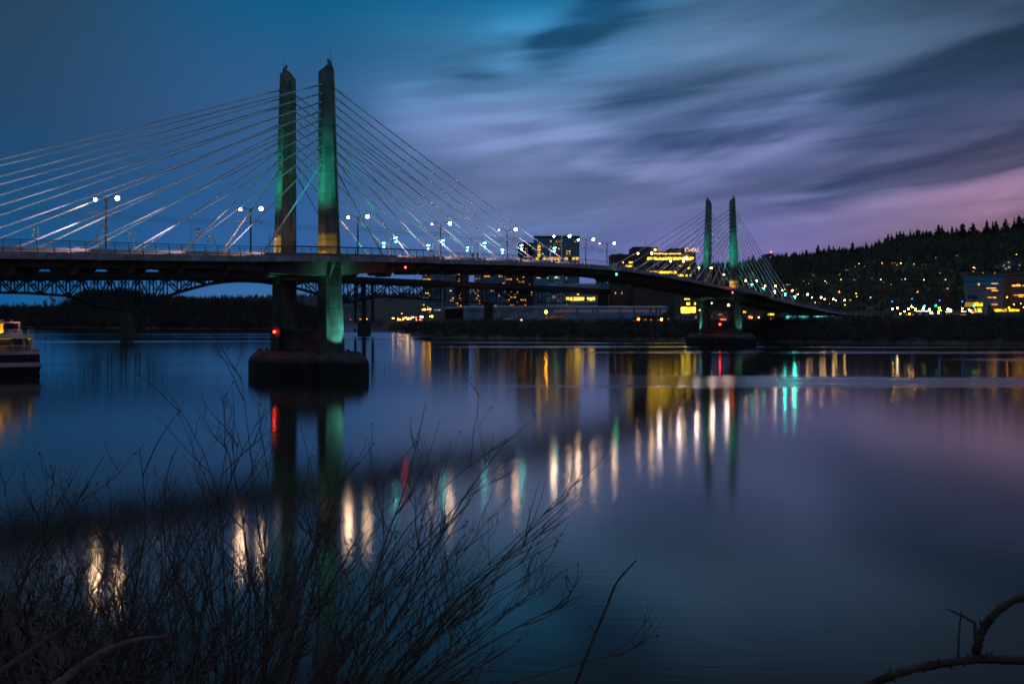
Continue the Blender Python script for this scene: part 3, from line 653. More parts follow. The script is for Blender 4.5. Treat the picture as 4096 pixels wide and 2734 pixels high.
# ------------------------------------------------------------------ two walkers on the bridge
M_CLOTH = mat('dark_winter_clothes', (.03, .03, .038), .9); M_SKIN = mat('skin', (.35, .22, .17), .6)
def person(loc, rz, lab):
    o = thing('person', lab, 'person', loc, None, rz)
    V = [(0, 0, .92), (0, .01, 1.15), (0, .02, 1.40), (0, .03, 1.50), (0, .04, 1.62), (0, .05, 1.70),
         (.09, .02, .88), (.10, .16, .50), (.10, .14, .10), (.10, .25, .04), (-.09, -.02, .88), (-.10, -.06, .50), (-.10, -.26, .12), (-.10, -.17, .04),
         (.20, .02, 1.39), (.25, -.06, 1.12), (.24, .05, .90), (.235, .09, .82), (-.20, .02, 1.39), (-.25, .08, 1.12), (-.24, .2, .93), (-.235, .25, .86)]
    E_ = [(0, 1), (1, 2), (2, 3), (3, 4), (4, 5), (0, 6), (6, 7), (7, 8), (8, 9), (0, 10), (10, 11), (11, 12), (12, 13), (2, 14), (14, 15), (15, 16), (16, 17), (2, 18), (18, 19), (19, 20), (20, 21)]
    RR = [.15, .15, .16, .065, .095, .09, .1, .07, .05, .045, .1, .07, .05, .045, .07, .055, .04, .035, .07, .055, .04, .035]
    me = bpy.data.meshes.new('body'); me.from_pydata(V, E_, []); me.materials.append(M_CLOTH)
    b = bpy.data.objects.new('body', me); COL.objects.link(b); b.parent = o
    md = b.modifiers.new('Skin', 'SKIN')
    for v, r in zip(me.skin_vertices[0].data, RR): v.radius = (r, r)
    me.skin_vertices[0].data[0].use_root = True
    sb = b.modifiers.new('Sub', 'SUBSURF'); sb.levels = 1; sb.render_levels = 1
    MB().ball((0, .145, 1.655), .068, .03, .085).build('face', M_SKIN, o, loc=(0, 0, 0), smooth=True)
    MB().ball((0, .03, 1.70), .115, .125, .10).build('hair', M_CLOTH, o, loc=(0, 0, 0), smooth=True)
ps = on_plane(1910, 9.5)
person(B(ps, 9.5, dz(ps) - .1), .9, 'dark-clothed walker on the bridge path right of the near towers, front one')
person(B(ps - 1.0, 8.9, dz(ps) - .1), .9, 'dark-clothed walker on the bridge path, just behind and left of the other')

# ------------------------------------------------------------------ excursion boat, stern to the right
BY = 184.5
def boat():
    o = thing('excursion_boat', 'white and black excursion boat with lit decks moored at the left edge', 'boat', (XZ(60, BY), BY + 4, 0))
    S0 = XZ(790 / 4.9, BY); bx = lambda zx: S0 + (XZ(zx / 4.9, BY) - S0) * .9; bz = lambda zy: ZZ(1240 + zy / 4.9, BY)
    M_HB = mat('black_hull_paint', (.012, .012, .014), .35, var=.15); M_HW = mat('white_hull_paint', (.42, .40, .42), .4, var=.1, scale=.6)
    M_SH = mat('shaded_cabin_glass', (.02, .02, .022), .2, spec=.5)
    L0 = bx(0) - 34
    def band(name, z0, z1, x0, x1, m, y0=BY, y1=BY + 9, par=o): return MB().hexa([(L0, y0, z0), (x0, y0, z0), (x0, y1, z0), (L0, y1, z0), (L0, y0, z1), (x1, y0, z1), (x1, y1, z1), (L0, y1, z1)]).build(name, m, par)
    z = [bz(1300) - 1.2, bz(1205), bz(1108), bz(1020), bz(865), bz(797)]
    MB().hexa([(L0, BY + .3, z[0]), (bx(812), BY + .3, z[0]), (bx(812), BY + 8.7, z[0]), (L0, BY + 8.7, z[0]), (L0, BY + .1, z[1]), (bx(768), BY + .1, z[1]), (bx(768), BY + 8.9, z[1]), (L0, BY + 8.9, z[1])]).build('hull', M_HB, o)
    band('hull_chine', z[1], z[2], bx(770), bx(815), M_HB, BY + .05); band('hull_stripe', z[2] + .01, z[3], bx(797), bx(790), M_HW)
    band('hull_side', z[3] + .01, z[4], bx(785), bx(777), M_HB, BY + .02); nb = band('name_strake', z[4] + .01, z[5], bx(775), bx(768), M_HW)
    band('rub_rail', z[2] - .12, z[2] + .06, bx(818), bx(820), M_HB, BY - .12)
    band('main_deck', z[5], z[5] + .08, bx(768), bx(768), M_DARK)
    zc = bz(690)
    # saloon with dark openings, lit ceiling lamps
    band('saloon', z[5] + .08, bz(558), bx(610), bx(610), M_SH, BY + 1.4, BY + 7.6)
    band('upper_deck', bz(556), bz(494), bx(678), bx(672), M_HW, BY + .3, BY + 8.7)
    band('upper_deck_edge', bz(494) + .01, bz(432), bx(420), bx(420), mat('cream_bulwark', (.45, .40, .38), .5), BY + .35, BY + .5)
    g = glow('boat_deck_lamp', lin((255, 190, 20)), 3.0, False)
    for a, b_ in ((-260, -120), (-60, 205), (545, 620)):
        MB().box(bx(a), bx(b_), BY + .6, BY + 1.35, bz(558) + .002, bz(526)).build('ceiling_light', g, o)
    for i in range(5):
        MB().box(bx(-900 + 150*i), bx(-790 + 150*i), BY + 1.3, BY + 1.39, bz(660), bz(580)).build('saloon_window', G_WIN2, o)
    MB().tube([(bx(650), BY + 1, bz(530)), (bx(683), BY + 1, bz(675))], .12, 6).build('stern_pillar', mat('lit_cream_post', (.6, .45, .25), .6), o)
    MB().ball((bx(652), BY + .8, bz(528)), .14).build('stern_lamp', glow('boat_lamp', lin((255, 175, 30)), 90, False), o)
    # canopy and funnel
    band('canopy', bz(256), bz(228), bx(392), bx(396), M_HW, BY + 1.2, BY + 7.8)
    for x in (380, 358, 60, -200):
        MB().tube([(bx(x), BY + 1.5, bz(494)), (bx(x), BY + 1.5, bz(256))], .06, 5).build('canopy_post', M_HW, o)
    MB().box(bx(190), bx(238), BY + 3, BY + 4, bz(228), bz(185)).build('roof_vent', M_HW, o)
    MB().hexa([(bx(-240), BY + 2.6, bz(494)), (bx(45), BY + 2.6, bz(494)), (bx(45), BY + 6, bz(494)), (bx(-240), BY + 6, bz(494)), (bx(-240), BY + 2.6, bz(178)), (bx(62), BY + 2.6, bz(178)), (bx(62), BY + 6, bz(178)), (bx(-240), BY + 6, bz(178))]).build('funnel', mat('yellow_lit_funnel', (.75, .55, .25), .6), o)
    fl = MB().ball((bx(5), BY + 1.1, bz(480)), .16).ball((bx(5), BY + 1.1, bz(440)), .12).build('deck_floodlight', glow('boat_flood', lin((255, 180, 40)), 60, False), o)
    spot('funnel_light', (bx(0), BY + 1.0, bz(470)), (bx(10), BY + 2.6, bz(300)), 700, lin((255, 170, 30)), 110, .8)
    spot('aft_deck_light', (bx(330), BY - .3, bz(150)), (bx(360), BY + 2.5, bz(520)), 130, lin((255, 180, 150)), 110, .9)
    spot('hull_side_glow', (bx(260), BY - 9, bz(300)), (bx(330), BY, bz(950)), 220, lin((225, 190, 220)), 80, .9)
    # railings and stairs
    def rail(name, x0, x1, zy0, zy1, n, yy):
        m = MB()
        for j in range(4):
            q = bz(zy1) + (bz(zy0) - bz(zy1)) * j / 3.4; q = bz(zy0) - (bz(zy0) - bz(zy1)) * j * .3
            m.tube([(x0, yy, q), (x1, yy, q)], .035 if j == 0 else .02, 4)
        for i in range(n + 1):
            x = x0 + (x1 - x0) * i / n; m.tube([(x, yy, bz(zy1)), (x, yy, bz(zy0))], .03, 4)
        m.build(name, M_WHITE, o)
    rail('upper_railing', L0 + 2, bx(418), 380, 494, 24, BY + .4); rail('upper_railing', bx(545), bx(660), 380, 494, 3, BY + .4)
    rail('lower_railing', L0 + 2, bx(610), 690, 797, 26, BY + .15); rail('lower_railing', bx(615), bx(762), 672, 797, 4, BY + .6)
    for a in (418, 540):
        m = MB()
        for d_ in (0, 28): m.tube([(bx(a + d_*.3), BY + .9, bz(385 + d_*4)), (bx(a + 68), BY + .9, bz(690 + d_*3.6))], .04, 4)
        m.build('stair_rail', M_WHITE, o)
    st = MB()
    for i in range(9):
        u = i / 9; st.box(bx(428 + 62*u), bx(540 + 62*u), BY + 1.0 , BY + 1.3, bz(500 + 290*u), bz(490 + 290*u))
    st.build('stairs', M_RAIL, o)
    for x0, x1, y0, y1 in ((-40, 82, 705, 785), (205, 265, 625, 690), (540, 600, 708, 785)):
        MB().box(bx(x0), bx(x1), BY + .6, BY + 1.2, bz(y1), bz(y0)).build('deck_seat', mat('wooden_seat', (.25, .13, .07), .7), o)
    l = lettering('PORTLAND SPIRIT', .62, .015, M_BLACKTXT, (bx(372) - 3.05, BY - .012, bz(832)), (1, 0, 0), (0, 0, 1), o)
    l.matrix_parent_inverse = Matrix.Translation(-Vector(o.location))
    xs = [v.co.x for v in l.data.vertices]; dx = bx(372) - max(xs); l.data.transform(Matrix.Translation((dx, 0, 0)))
    MB().box(bx(530), bx(568), BY - .06, BY - .002, bz(857), bz(822)).build('hull_plate', M_WHITE, o)
    bpy.context.view_layer.update()
    pv = Vector((bx(790), BY, 0)); an = math.atan2(-pv.x, BY)
    for q in [x for x in COL.objects if x.type == 'LIGHT' and x.name.split('.')[0] in ('funnel_light', 'aft_deck_light', 'hull_side_glow')]:
        q.parent = o; q.matrix_parent_inverse = Matrix.Translation(-Vector(o.location))
    M = Matrix.Translation(pv) @ Matrix.Rotation(an, 4, 'Z') @ Matrix.Translation(-pv)
    o.location = M @ Vector(o.location); o.rotation_euler.z = an
boat()

# ------------------------------------------------------------------ the old steel bridge upriver
OA, OB = Vector((-234, 520, 0)), Vector((-97, 675, 0)); OD = (OB - OA).normalized(); ON = Vector((OD.y, -OD.x, 0))
def opt(px, off=0):
    k = (px - 2048) / F; o = OA + ON * off; u = (k * o.y - o.x) / (OD.x - k * OD.y); return o + OD * u
def oz(px, py, off=0): p = opt(px, off); return Vector((p.x, p.y, ZZ(py, p.y)))
DT = [(-700, 1112), (-300, 1098), (0, 1094), (640, 1095), (1000, 1101), (1380, 1112), (1690, 1126), (1890, 1135), (2150, 1148), (2435, 1163), (2700, 1176), (2960, 1190)]
BT_ = [(-700, 1190), (-400, 1172), (0, 1170), (110, 1171), (190, 1177), (285, 1184), (330, 1200), (390, 1226), (530, 1240), (600, 1218), (660, 1188), (740, 1160), (840, 1135), (900, 1128), (960, 1124), (1040, 1127), (1130, 1140), (1210, 1158), (1290, 1182), (1395, 1215), (1470, 1190), (1560, 1184), (1700, 1196), (1800, 1204), (1990, 1212), (2150, 1210), (2400, 1215)]
ob = thing('steel_truss_bridge', 'old dark steel truss bridge crossing upriver behind the cable-stayed bridge', 'bridge', opt(1456))
pxs = [-700 + 30*i for i in range(123)]
for off, nm in ((0, 'roadway'),):
    mb = MB(); mb.ring([[oz(p, interp(DT, p)) + ON*6, oz(p, interp(DT, p)) + ON*6 - Vector((0, 0, 1.3)), oz(p, interp(DT, p)) + ON*5 - Vector((0, 0, 3.0)), oz(p, interp(DT, p)) - ON*5 - Vector((0, 0, 3.0)), oz(p, interp(DT, p)) - ON*6 - Vector((0, 0, 1.3)), oz(p, interp(DT, p)) - ON*6] for p in pxs])
    mb.build('roadway', M_STEEL, ob)
mb = MB()
for sg in (-6, 6): mb.ring([[oz(p, interp(DT, p)) + ON*(sg - .15) + Vector((0, 0, z)) for z in (0, 1.0)] + [oz(p, interp(DT, p)) + ON*(sg + .15) + Vector((0, 0, z)) for z in (1.0, 0)] for p in pxs])
for p in range(-690, 2960, 27): mb.obox(oz(p, interp(DT, p)) - ON*6.1 + Vector((0, 0, .6)), OD, ON, (0, 0, 1), .5, .3, .7)
mb.build('parapet', mat('old_parapet', (.05, .045, .05), .9), ob)
NP = [-560 + 55.5*i for i in range(52)]        # truss panel points
def top(p, off): return oz(p, interp(DT, p)) + ON*off - Vector((0, 0, 3.0))
def bot(p, off):
    v = opt(p); return Vector((v.x, v.y, ZZ(interp(BT_, p), v.y))) + ON*off
spans = [(-560, 285, 'truss_span'), (285, 530, 'truss_span'), (530, 1395, 'arch_span'), (1395, 1800, 'truss_span'), (1800, 2390, 'truss_span')]
for a, e, nm in spans:
    mb = MB(); ps_ = [p for p in NP if a - 20 <= p <= e + 20]
    for off in (-2.0, 2.0):
        for i, p in enumerate(ps_):
            t_, b_ = top(p, off), bot(p, off)
            deep = (t_.z - b_.z) > 1.2
            if deep: mb.tube([t_, b_], .42, 4)
            if i + 1 < len(ps_):
                q = ps_[i + 1]; t2, b2 = top(q, off), bot(q, off)
                mb.tube([b_, b2], .62, 4); mb.tube([t_, t2], .5, 4)
                if deep or (t2.z - b2.z) > 1.2:
                    j = NP.index(p)
                    x, y = (t_, b2) if j % 2 == 0 else (b_, t2)
                    mb.tube([x, y], .42, 4)
                    md = (x + y) / 2; tm_ = (t_ + t2) / 2
                    if (t_.z - b_.z) > 4:
                        mb.tube([md, tm_], .24, 4)
                        mb.tube([md, t2 if j % 2 == 0 else t_], .24, 4)
    mb.build(nm, M_STEEL, ob)
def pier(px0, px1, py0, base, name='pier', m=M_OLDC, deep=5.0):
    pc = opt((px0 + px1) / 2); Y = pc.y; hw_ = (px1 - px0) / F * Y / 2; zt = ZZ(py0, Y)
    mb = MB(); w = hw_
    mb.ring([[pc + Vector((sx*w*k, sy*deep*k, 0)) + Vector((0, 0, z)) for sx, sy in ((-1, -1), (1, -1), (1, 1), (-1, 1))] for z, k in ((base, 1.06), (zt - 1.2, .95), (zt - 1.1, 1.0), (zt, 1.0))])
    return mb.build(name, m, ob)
pier(1436, 1478, 1285, -2, deep=6); pier(494, 524, 1250, -2, deep=5, m=M_LEAF2)
mb = MB()
for off in (-4.6, 4.6):                        # steel bent on the river pier
    for px in (1440, 1472): mb.tube([oz(px, 1288) + ON*off, oz(px, interp(DT, px) + 20) + ON*off], .9, 4)
for y0, y1 in ((1288, 1240), (1240, 1190)):
    mb.tube([oz(1440, y0), oz(1472, y1)], .3, 4); mb.tube([oz(1472, y0), oz(1440, y1)], .3, 4)
mb.build('pier_bent', M_STEEL, ob)
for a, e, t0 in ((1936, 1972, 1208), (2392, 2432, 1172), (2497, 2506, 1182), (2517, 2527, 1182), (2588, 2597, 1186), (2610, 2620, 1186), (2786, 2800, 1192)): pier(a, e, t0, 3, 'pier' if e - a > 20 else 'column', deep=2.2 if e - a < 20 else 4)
# the arched portal pier whose pointed niche is a dark slab painting its shade
pc = pier(2690, 2726, 1180, 3, 'portal_pier', mat('brown_portal_concrete', (.20, .13, .11), .9, var=.3, scale=.3), deep=3.5)
v = opt(2708) - Vector((0, 3.75, 0)); mb = MB(); mb.prism([v + Vector((x, 0, z)) for x, z in ((-1.9, 6), (1.9, 6), (1.9, 20), (1.2, 23.0), (0, 25.0), (-1.2, 23.0), (-1.9, 20))], (0, -.25, 0)); mb.build('niche_shade', M_DARK, ob)
v = opt(2660); MB().ball(oz(2704, 1176, -6) + Vector((0, 0, 1.2)), .55).build('marker_light', G_RED2, ob)
for i, px in enumerate((180, 690, 1485, 1660, 2110, 2560)):
    p = oz(px, interp(DT, px), 6); o = thing('bridge_lamp_mast', 'thin unlit lamp mast on the old truss bridge, %s from the left' % nth(i), 'lamp mast', p, 'lamp masts on the truss bridge')
    X = Vector((OD.y, -OD.x, 0)); MB().tube([(0, 0, 0), (0, 0, 9.5), X*-.8 + Vector((0, 0, 10.2)), X*-2.2 + Vector((0, 0, 10.4))], [.16, .1, .07, .06], 5).build('pole', M_POST, o, loc=(0, 0, 0))
    MB().obox(X*-2.6 + Vector((0, 0, 10.35)), X, OD, (0, 0, 1), .45, .18, .09).build('head', M_POST, o, loc=(0, 0, 0))

# ------------------------------------------------------------------ buildings on the west bank
RB = random.Random(7)
def building(name, label, cat, px0, px1, py, Y, z0=8.0, depth=30, m=None, roof=None, group=None):
    x0, x1, z1 = XZ(px0, Y), XZ(px1, Y), ZZ(py, Y)
    o = thing(name, label, cat, ((x0 + x1) / 2, Y + depth / 2, z0), group)
    o['_x'] = 1; del o['_x']
    MB().box(x0, x1, Y, Y + depth, z0, z1).build('wall', m or M_DARK, o)
    mb = MB(); e = .35
    mb.box(x0 - .1, x1 + .1, Y - .1, Y + .3, z1 + .003, z1 + .9).box(x0 - .1, x1 + .1, Y + depth - .3, Y + depth + .1, z1 + .003, z1 + .9).box(x0 - .1, x0 + .3, Y + .3, Y + depth - .3, z1 + .003, z1 + .9).box(x1 - .3, x1 + .1, Y + .3, Y + depth - .3, z1 + .003, z1 + .9)
    mb.build('roof_parapet', roof or m or M_DARK, o)
    for i in range(max(1, int((x1 - x0) / 16))):
        a = x0 + (x1 - x0) * RB.uniform(.1, .75); w_ = RB.uniform(2, 5)
        MB().box(a, min(a + w_, x1 - .5), Y + depth*.3, Y + depth*.6, z1 + .003, z1 + RB.uniform(1.2, 2.6)).build('roof_unit', M_DARK, o)
    return o
def wins(o, px0, px1, py0, py1, Y, nx, nz, wf, hf, lit, mats, dark=M_GLASS, keep=90, skip=None):
    """window grid proud of the front wall; every lit window (and dark ones up to the cap) is a part of its own"""
    x0, x1, za, zb = XZ(px0, Y), XZ(px1, Y), ZZ(py1, Y), ZZ(py0, Y); L_, D_ = [], []
    for j in range(nz):
        run = 0
        for i in range(nx):
            if skip and skip(i, j): continue
            if run > 0: run -= 1; on = True
            else:
                on = RB.random() < lit
                if on and RB.random() < .35: run = RB.randint(1, 2)
            cx = x0 + (x1 - x0) * (i + .5) / nx; cz = za + (zb - za) * (j + .5) / nz; w_ = (x1 - x0) / nx * wf / 2; h_ = (zb - za) / nz * hf / 2
            q = (cx - w_, cx + w_, Y - .07, Y - .003, cz - h_, cz + h_)
            (L_ if on else D_).append(q)
    n = sum(1 for c in o.children if c.name.startswith('window'))
    rest = MB()
    for q in L_ + D_:
        lit_ = q in L_
        if n < keep: MB().box(*q).build('window', RB.choice(mats) if lit_ else dark, o); n += 1
        else:
            if lit_: rest.m = 1
            else: rest.m = 0
            rest.box(*q)
    if rest.f:
        r_ = rest.build('windows', [dark, mats[0]], o); r_['kind'] = 'stuff'
def floors(o, px0, px1, py0, py1, Y, n, m, out=1.2, th=.35):
    x0, x1 = XZ(px0, Y), XZ(px1, Y)
    for j in range(n):
        z = ZZ(py0 + (py1 - py0) * (j + .5) / n, Y); MB().box(x0, x1, Y - out, Y - .004, z - th/2, z + th/2).build('balcony_slab', m, o)
M_TEALC = mat('teal_grey_cladding', (.20, .42, .52), .6, var=.2); M_BLUEC = mat('blue_grey_cladding', (.28, .42, .54), .6, var=.2)
M_BROWNC = mat('brown_cladding', (.30, .16, .10), .8, var=.2); M_PALE = mat('pale_balcony_concrete', (.6, .62, .66), .7, var=.1)
M_BRICK = mat('dark_brick', (.14, .10, .08), .9, var=.25)
CW = [G_WIN, G_WIN, G_WIN3, G_WIN2]
YC = 1010
o = building('apartment_tower', 'narrow blue apartment tower at the left end of the waterfront high-rises', 'high-rise', 1689, 1726, 1078, 1040, m=M_BLUEC)
wins(o, 1691, 1724, 1084, 1270, 1040, 4, 20, .55, .5, .16, CW)
o = building('apartment_tower', 'apartment tower with pale balcony bands behind the old truss bridge', 'high-rise', 1732, 1818, 1068, YC, m=M_TEALC)
wins(o, 1736, 1816, 1074, 1262, YC, 9, 20, .7, .55, .1, CW); floors(o, 1731, 1817, 1078, 1262, YC, 18, M_PALE); MB().box(XZ(1768, YC), XZ(1772, YC), YC - 1.25, YC - .004, 10, ZZ(1070, YC)).build('wall_fin', M_PALE, o)
o = building('apartment_tower', 'apartment tower with an orange-brown vertical stripe beside the sky gap', 'high-rise', 1821, 1871, 1066, YC + 25, m=M_DARK)
wins(o, 1822, 1846, 1072, 1266, YC + 25, 4, 20, .6, .5, .22, CW); MB().box(XZ(1848, YC + 25), XZ(1861, YC + 25), YC + 24.6, YC + 24.997, 9, ZZ(1067, YC + 25)).build('brown_stripe', M_BROWNC, o); floors(o, 1862, 1872, 1078, 1262, YC + 25, 18, M_PALE, 1)
o = building('apartment_tower', 'apartment tower with a brown stripe just right of the sky gap', 'high-rise', 1897, 2019, 1062, YC + 10, m=M_BLUEC)
wins(o, 1899, 1921, 1070, 1266, YC + 10, 4, 20, .6, .5, .2, CW); MB().box(XZ(1922, YC + 10), XZ(1934, YC + 10), YC + 9.6, YC + 9.997, 9, ZZ(1063, YC + 10)).build('brown_stripe', M_BROWNC, o); wins(o, 1936, 2018, 1070, 1266, YC + 10, 10, 20, .72, .6, .08, CW, keep=98)
o = building('apartment_tower', 'dark apartment tower with scattered amber windows under the bridge deck', 'high-rise', 2021, 2134, 1050, YC + 30, m=M_DARK)
wins(o, 2024, 2130, 1060, 1266, YC + 30, 13, 20, .55, .5, .13, CW)
o = thing('apartment_tower', 'round-topped dark tower left of the tall slab tower above the deck', 'high-rise', (XZ(2102, YC + 45), YC + 60, 8))
mb = MB(); x0, x1 = XZ(2066, YC + 45), XZ(2137, YC + 45)
arc = [(x0 + (x1 - x0) * u, ZZ(978 - 10*math.sin(math.pi*min(1, u*1.25)*.8), YC + 45)) for u in [i/12 for i in range(13)]]
mb.prism([(x0, YC + 45, 8)] + [(a, YC + 45, b_) for a, b_ in arc] + [(x1, YC + 45, 8)], (0, 30, 0)); mb.build('wall', M_DARK, o)
wins(o, 2070, 2134, 990, 1050, YC + 45, 9, 6, .4, .5, .07, CW)
o = building('apartment_tower', 'tall slab tower with a stack of lit balconies, rising above the bridge deck', 'high-rise', 2137, 2318, 952, YC, m=M_TEALC, roof=M_DARK)
MB().box(XZ(2136, YC), XZ(2319, YC), YC - .6, YC + 31, ZZ(952, YC) + .95, ZZ(947, YC) + .95).build('roof_slab', M_DARK, o)
wins(o, 2150, 2163, 975, 1030, YC, 1, 8, .95, .6, 1, [G_WIN2, G_WIN2, G_WIN]); wins(o, 2166, 2316, 960, 1020, YC, 14, 6, .42, .55, .17, CW)
wins(o, 2142, 2316, 1028, 1040, YC, 12, 1, .8, .9, .7, [G_WIN2, G_WIN]); wins(o, 2146, 2180, 1096, 1114, YC, 2, 2, .8, .6, .8, [G_WIN2]); wins(o, 2186, 2316, 1044, 1262, YC, 14, 18, .42, .5, .07, CW, keep=98)
# teaching-hospital blocks
YO = 850
o = building('office_block', 'low dark office block with two rows of small lit windows, left of the hospital', 'office block', 2448, 2534, 1021, YO + 8, m=M_BRICK)
wins(o, 2490, 2536, 1046, 1053, YO + 8, 9, 1, .6, .9, .55, [G_OFF]); wins(o, 2498, 2536, 1060, 1067, YO + 8, 10, 1, .6, .9, .9, [G_OFF]); wins(o, 2452, 2530, 1080, 1180, YO + 8, 12, 6, .5, .5, .06, CW)
h = thing('hospital_building', 'dark stepped hospital building with bright yellow window bands and a lit roof sign', 'hospital', (XZ(2660, YO), YO + 20, 8))
for nm, a, e, y, d in (('tower_wing', 2534, 2631, 987, 34), ('middle_wing', 2631.5, 2686, 1006, 30), ('east_wing', 2686.5, 2783, 992, 34)):
    MB().box(XZ(a, YO), XZ(e, YO), YO, YO + d, 8, ZZ(y, YO)).build(nm, M_BRICK, h)
MB().box(XZ(2536, YO), XZ(2600, YO), YO + 4, YO + 20, ZZ(987, YO) + .003, ZZ(985, YO)).build('roof_plant', M_DARK, h)
MB().hexa([(XZ(2684, YO), YO + 3, ZZ(1000, YO)), (XZ(2740, YO), YO + 3, ZZ(993, YO)), (XZ(2740, YO), YO + 20, ZZ(993, YO)), (XZ(2684, YO), YO + 20, ZZ(1000, YO)), (XZ(2684, YO), YO + 3, ZZ(997, YO)), (XZ(2740, YO), YO + 3, ZZ(988, YO)), (XZ(2740, YO), YO + 20, ZZ(988, YO)), (XZ(2684, YO), YO + 20, ZZ(997, YO))]).build('sloping_roof', M_DARK, h)
MB().tube([(XZ(2584, YO), YO + 2, ZZ(987, YO)), (XZ(2584, YO), YO + 2, ZZ(962, YO))], .18, 5).build('roof_mast', M_POST, h)
wins(h, 2617, 2723, 1012, 1017, YO, 14, 1, .96, .8, .95, [G_OFF]); wins(h, 2589, 2774, 1028, 1040, YO, 26, 1, .9, .85, .93, [G_OFF]); wins(h, 2595, 2710, 1084, 1094, YO, 17, 1, .86, .9, .92, [G_OFF])
wins(h, 2750, 2762, 1068, 1076, YO, 2, 1, .85, .9, 1, [G_OFF]); wins(h, 2690, 2780, 1096, 1106, YO, 12, 1, .8, .8, .35, [G_OFF]); wins(h, 2540, 2780, 1046, 1080, YO, 26, 3, .6, .5, .03, CW, keep=98)
l = lettering('OHSU', 4.3, .08, glow('lit_sign', lin((255, 215, 170)), 1.7, False), (XZ(2767, YO), YO - .1, ZZ(1000, YO)), (1, 0, 0), (0, 0, 1), h); l.matrix_parent_inverse = Matrix.Translation(-Vector(h.location)); l.name = 'sign_lettering'
MB().ball((XZ(2620, YO), YO - 1, ZZ(999, YO)), .7).build('roof_light', glow('roof_flood', lin((255, 210, 110)), 14, False), h); MB().ball((XZ(2745, YO), YO - 1, ZZ(1032, YO)), 1.1).build('entrance_light', glow('roof_flood2', lin((255, 220, 130)), 20, False), h)
# zebra-striped laboratory
YZ = 905
M_ZW = mat('white_blue_panel', (.82, .82, .88), .6, var=.08); M_ZD = mat('dark_stripe_panel', (.045, .05, .06), .6)
o = building('striped_building', 'white building with dark vertical stripes seen through the old truss', 'building', 2192, 2431, 1138, YZ, m=M_ZW, roof=M_ZW)
mb = MB()
for a, e, y0, y1 in ((2225, 2250, 1124, 1262), (2382, 2424, 1126, 1158)):
    MB().box(XZ(a, YZ), XZ(e, YZ), YZ - 2, YZ - .004, 8 if y1 > 1200 else ZZ(y1, YZ), ZZ(y0, YZ)).build('stair_bay', M_ZW, o)
for i in range(34):
    a = 2194 + 7*i
    y0_ = YZ - (2.06 if (2225 <= a <= 2246 or (2382 <= a <= 2420)) else .06)
    z1 = ZZ(1128 if y0_ < YZ - 1 else 1141, YZ)
    st = MB().box(XZ(a, YZ), XZ(a + RB.uniform(1.8, 3.6), YZ), y0_, y0_ + .05, ZZ(1157, YZ), z1).build('stripe', M_ZD, o)
wins(o, 2262, 2380, 1188, 1202, YZ, 11, 1, .85, .8, .85, [G_OFF]); wins(o, 2262, 2430, 1162, 1182, YZ, 15, 2, .7, .6, .1, CW); wins(o, 2194, 2224, 1180, 1262, YZ, 3, 6, .6, .6, .3, CW); wins(o, 2254, 2430, 1208, 1262, YZ, 20, 4, .7, .6, .1, CW, keep=95)
# long waterfront warehouse
YW = 800
M_WH = mat('weathered_blue_metal_siding', (.26, .44, .60), .6, var=.3, scale=.15); M_WR = mat('pale_metal_roof', (.78, .76, .8), .5, var=.1, scale=.2)
o = thing('warehouse', 'long pale-roofed blue warehouse on the far bank with a row of high windows', 'warehouse', (XZ(2240, YW), YW + 15, 8))
def gable(a, e, ytop, yeave, y0, d, nm='wall', rf='roof'):
    x0, x1, zt, ze = XZ(a, y0), XZ(e, y0), ZZ(ytop, y0), ZZ(yeave, y0)
    MB().box(x0, x1, y0, y0 + d, 7.5, ze).build(nm, M_WH, o)
    MB().prism([(x0 - .4, y0 - .5, ze + .01), (x0 - .4, y0 - .5, ze + .3), (x0 - .4, y0 + d*.5, zt), (x0 - .4, y0 + d + .5, ze + .3), (x0 - .4, y0 + d + .5, ze + .01)], (x1 - x0 + .8, 0, 0)).build(rf, M_WR, o)
gable(1853, 2672, 1223, 1229, YW, 34)
MB().box(XZ(1780, YW + 2), XZ(1852.4, YW + 2), YW + 2, YW + 30, 7.5, ZZ(1231, YW)).build('end_bay', mat('dark_open_bay', (.03, .03, .032), .9), o)
MB().prism([(XZ(1778, YW), YW + 1, ZZ(1236, YW)), (XZ(1778, YW), YW + 1, ZZ(1231, YW)), (XZ(1790, YW), YW + 1, ZZ(1226, YW)), (XZ(1852, YW), YW + 1, ZZ(1226, YW)), (XZ(1852, YW), YW + 1, ZZ(1231, YW))], (0, 32, 0)).build('end_roof', M_WR, o)
wins(o, 1868, 2128, 1238, 1248, YW, 40, 1, .52, 1, 0, CW); wins(o, 2206, 2662, 1238, 1248, YW, 56, 1, .52, 1, .8, [glow('dull_pink_window', lin((150, 90, 90)), .35, False)], keep=99)
for a in (1880, 1898, 1925, 1984, 2030, 2075, 2088, 2134): MB().prism([(XZ(a, YW), YW + 16, ZZ(1224, YW)), (XZ(a + 8, YW), YW + 16, ZZ(1224, YW)), (XZ(a + 5, YW), YW + 16, ZZ(1221, YW)), (XZ(a - 1, YW), YW + 16, ZZ(1219, YW))], (0, 2.4, 0)).build('roof_vent', M_WR, o)
MB().box(XZ(2450, YW), XZ(2512, YW), YW + 8, YW + 20, ZZ(1227, YW), ZZ(1222, YW)).build('roof_monitor', M_WR, o)
MB().box(XZ(2000, YW), XZ(2026, YW), YW - .1, YW - .003, 8, ZZ(1263, YW)).build('cargo_door', mat('blue_door', (.12, .24, .32), .5), o)
o = building('shed', 'small flat-roofed shed in front of the warehouse under the orange lamp', 'shed', 2190, 2264, 1268, 730, z0=7.5, depth=10, m=mat('grey_shed', (.16, .17, .2), .8))
MB().box(XZ(2196, 730), XZ(2256, 730), 729.8, 729.99, 8, ZZ(1273, 730)).build('door', M_DARK, o)
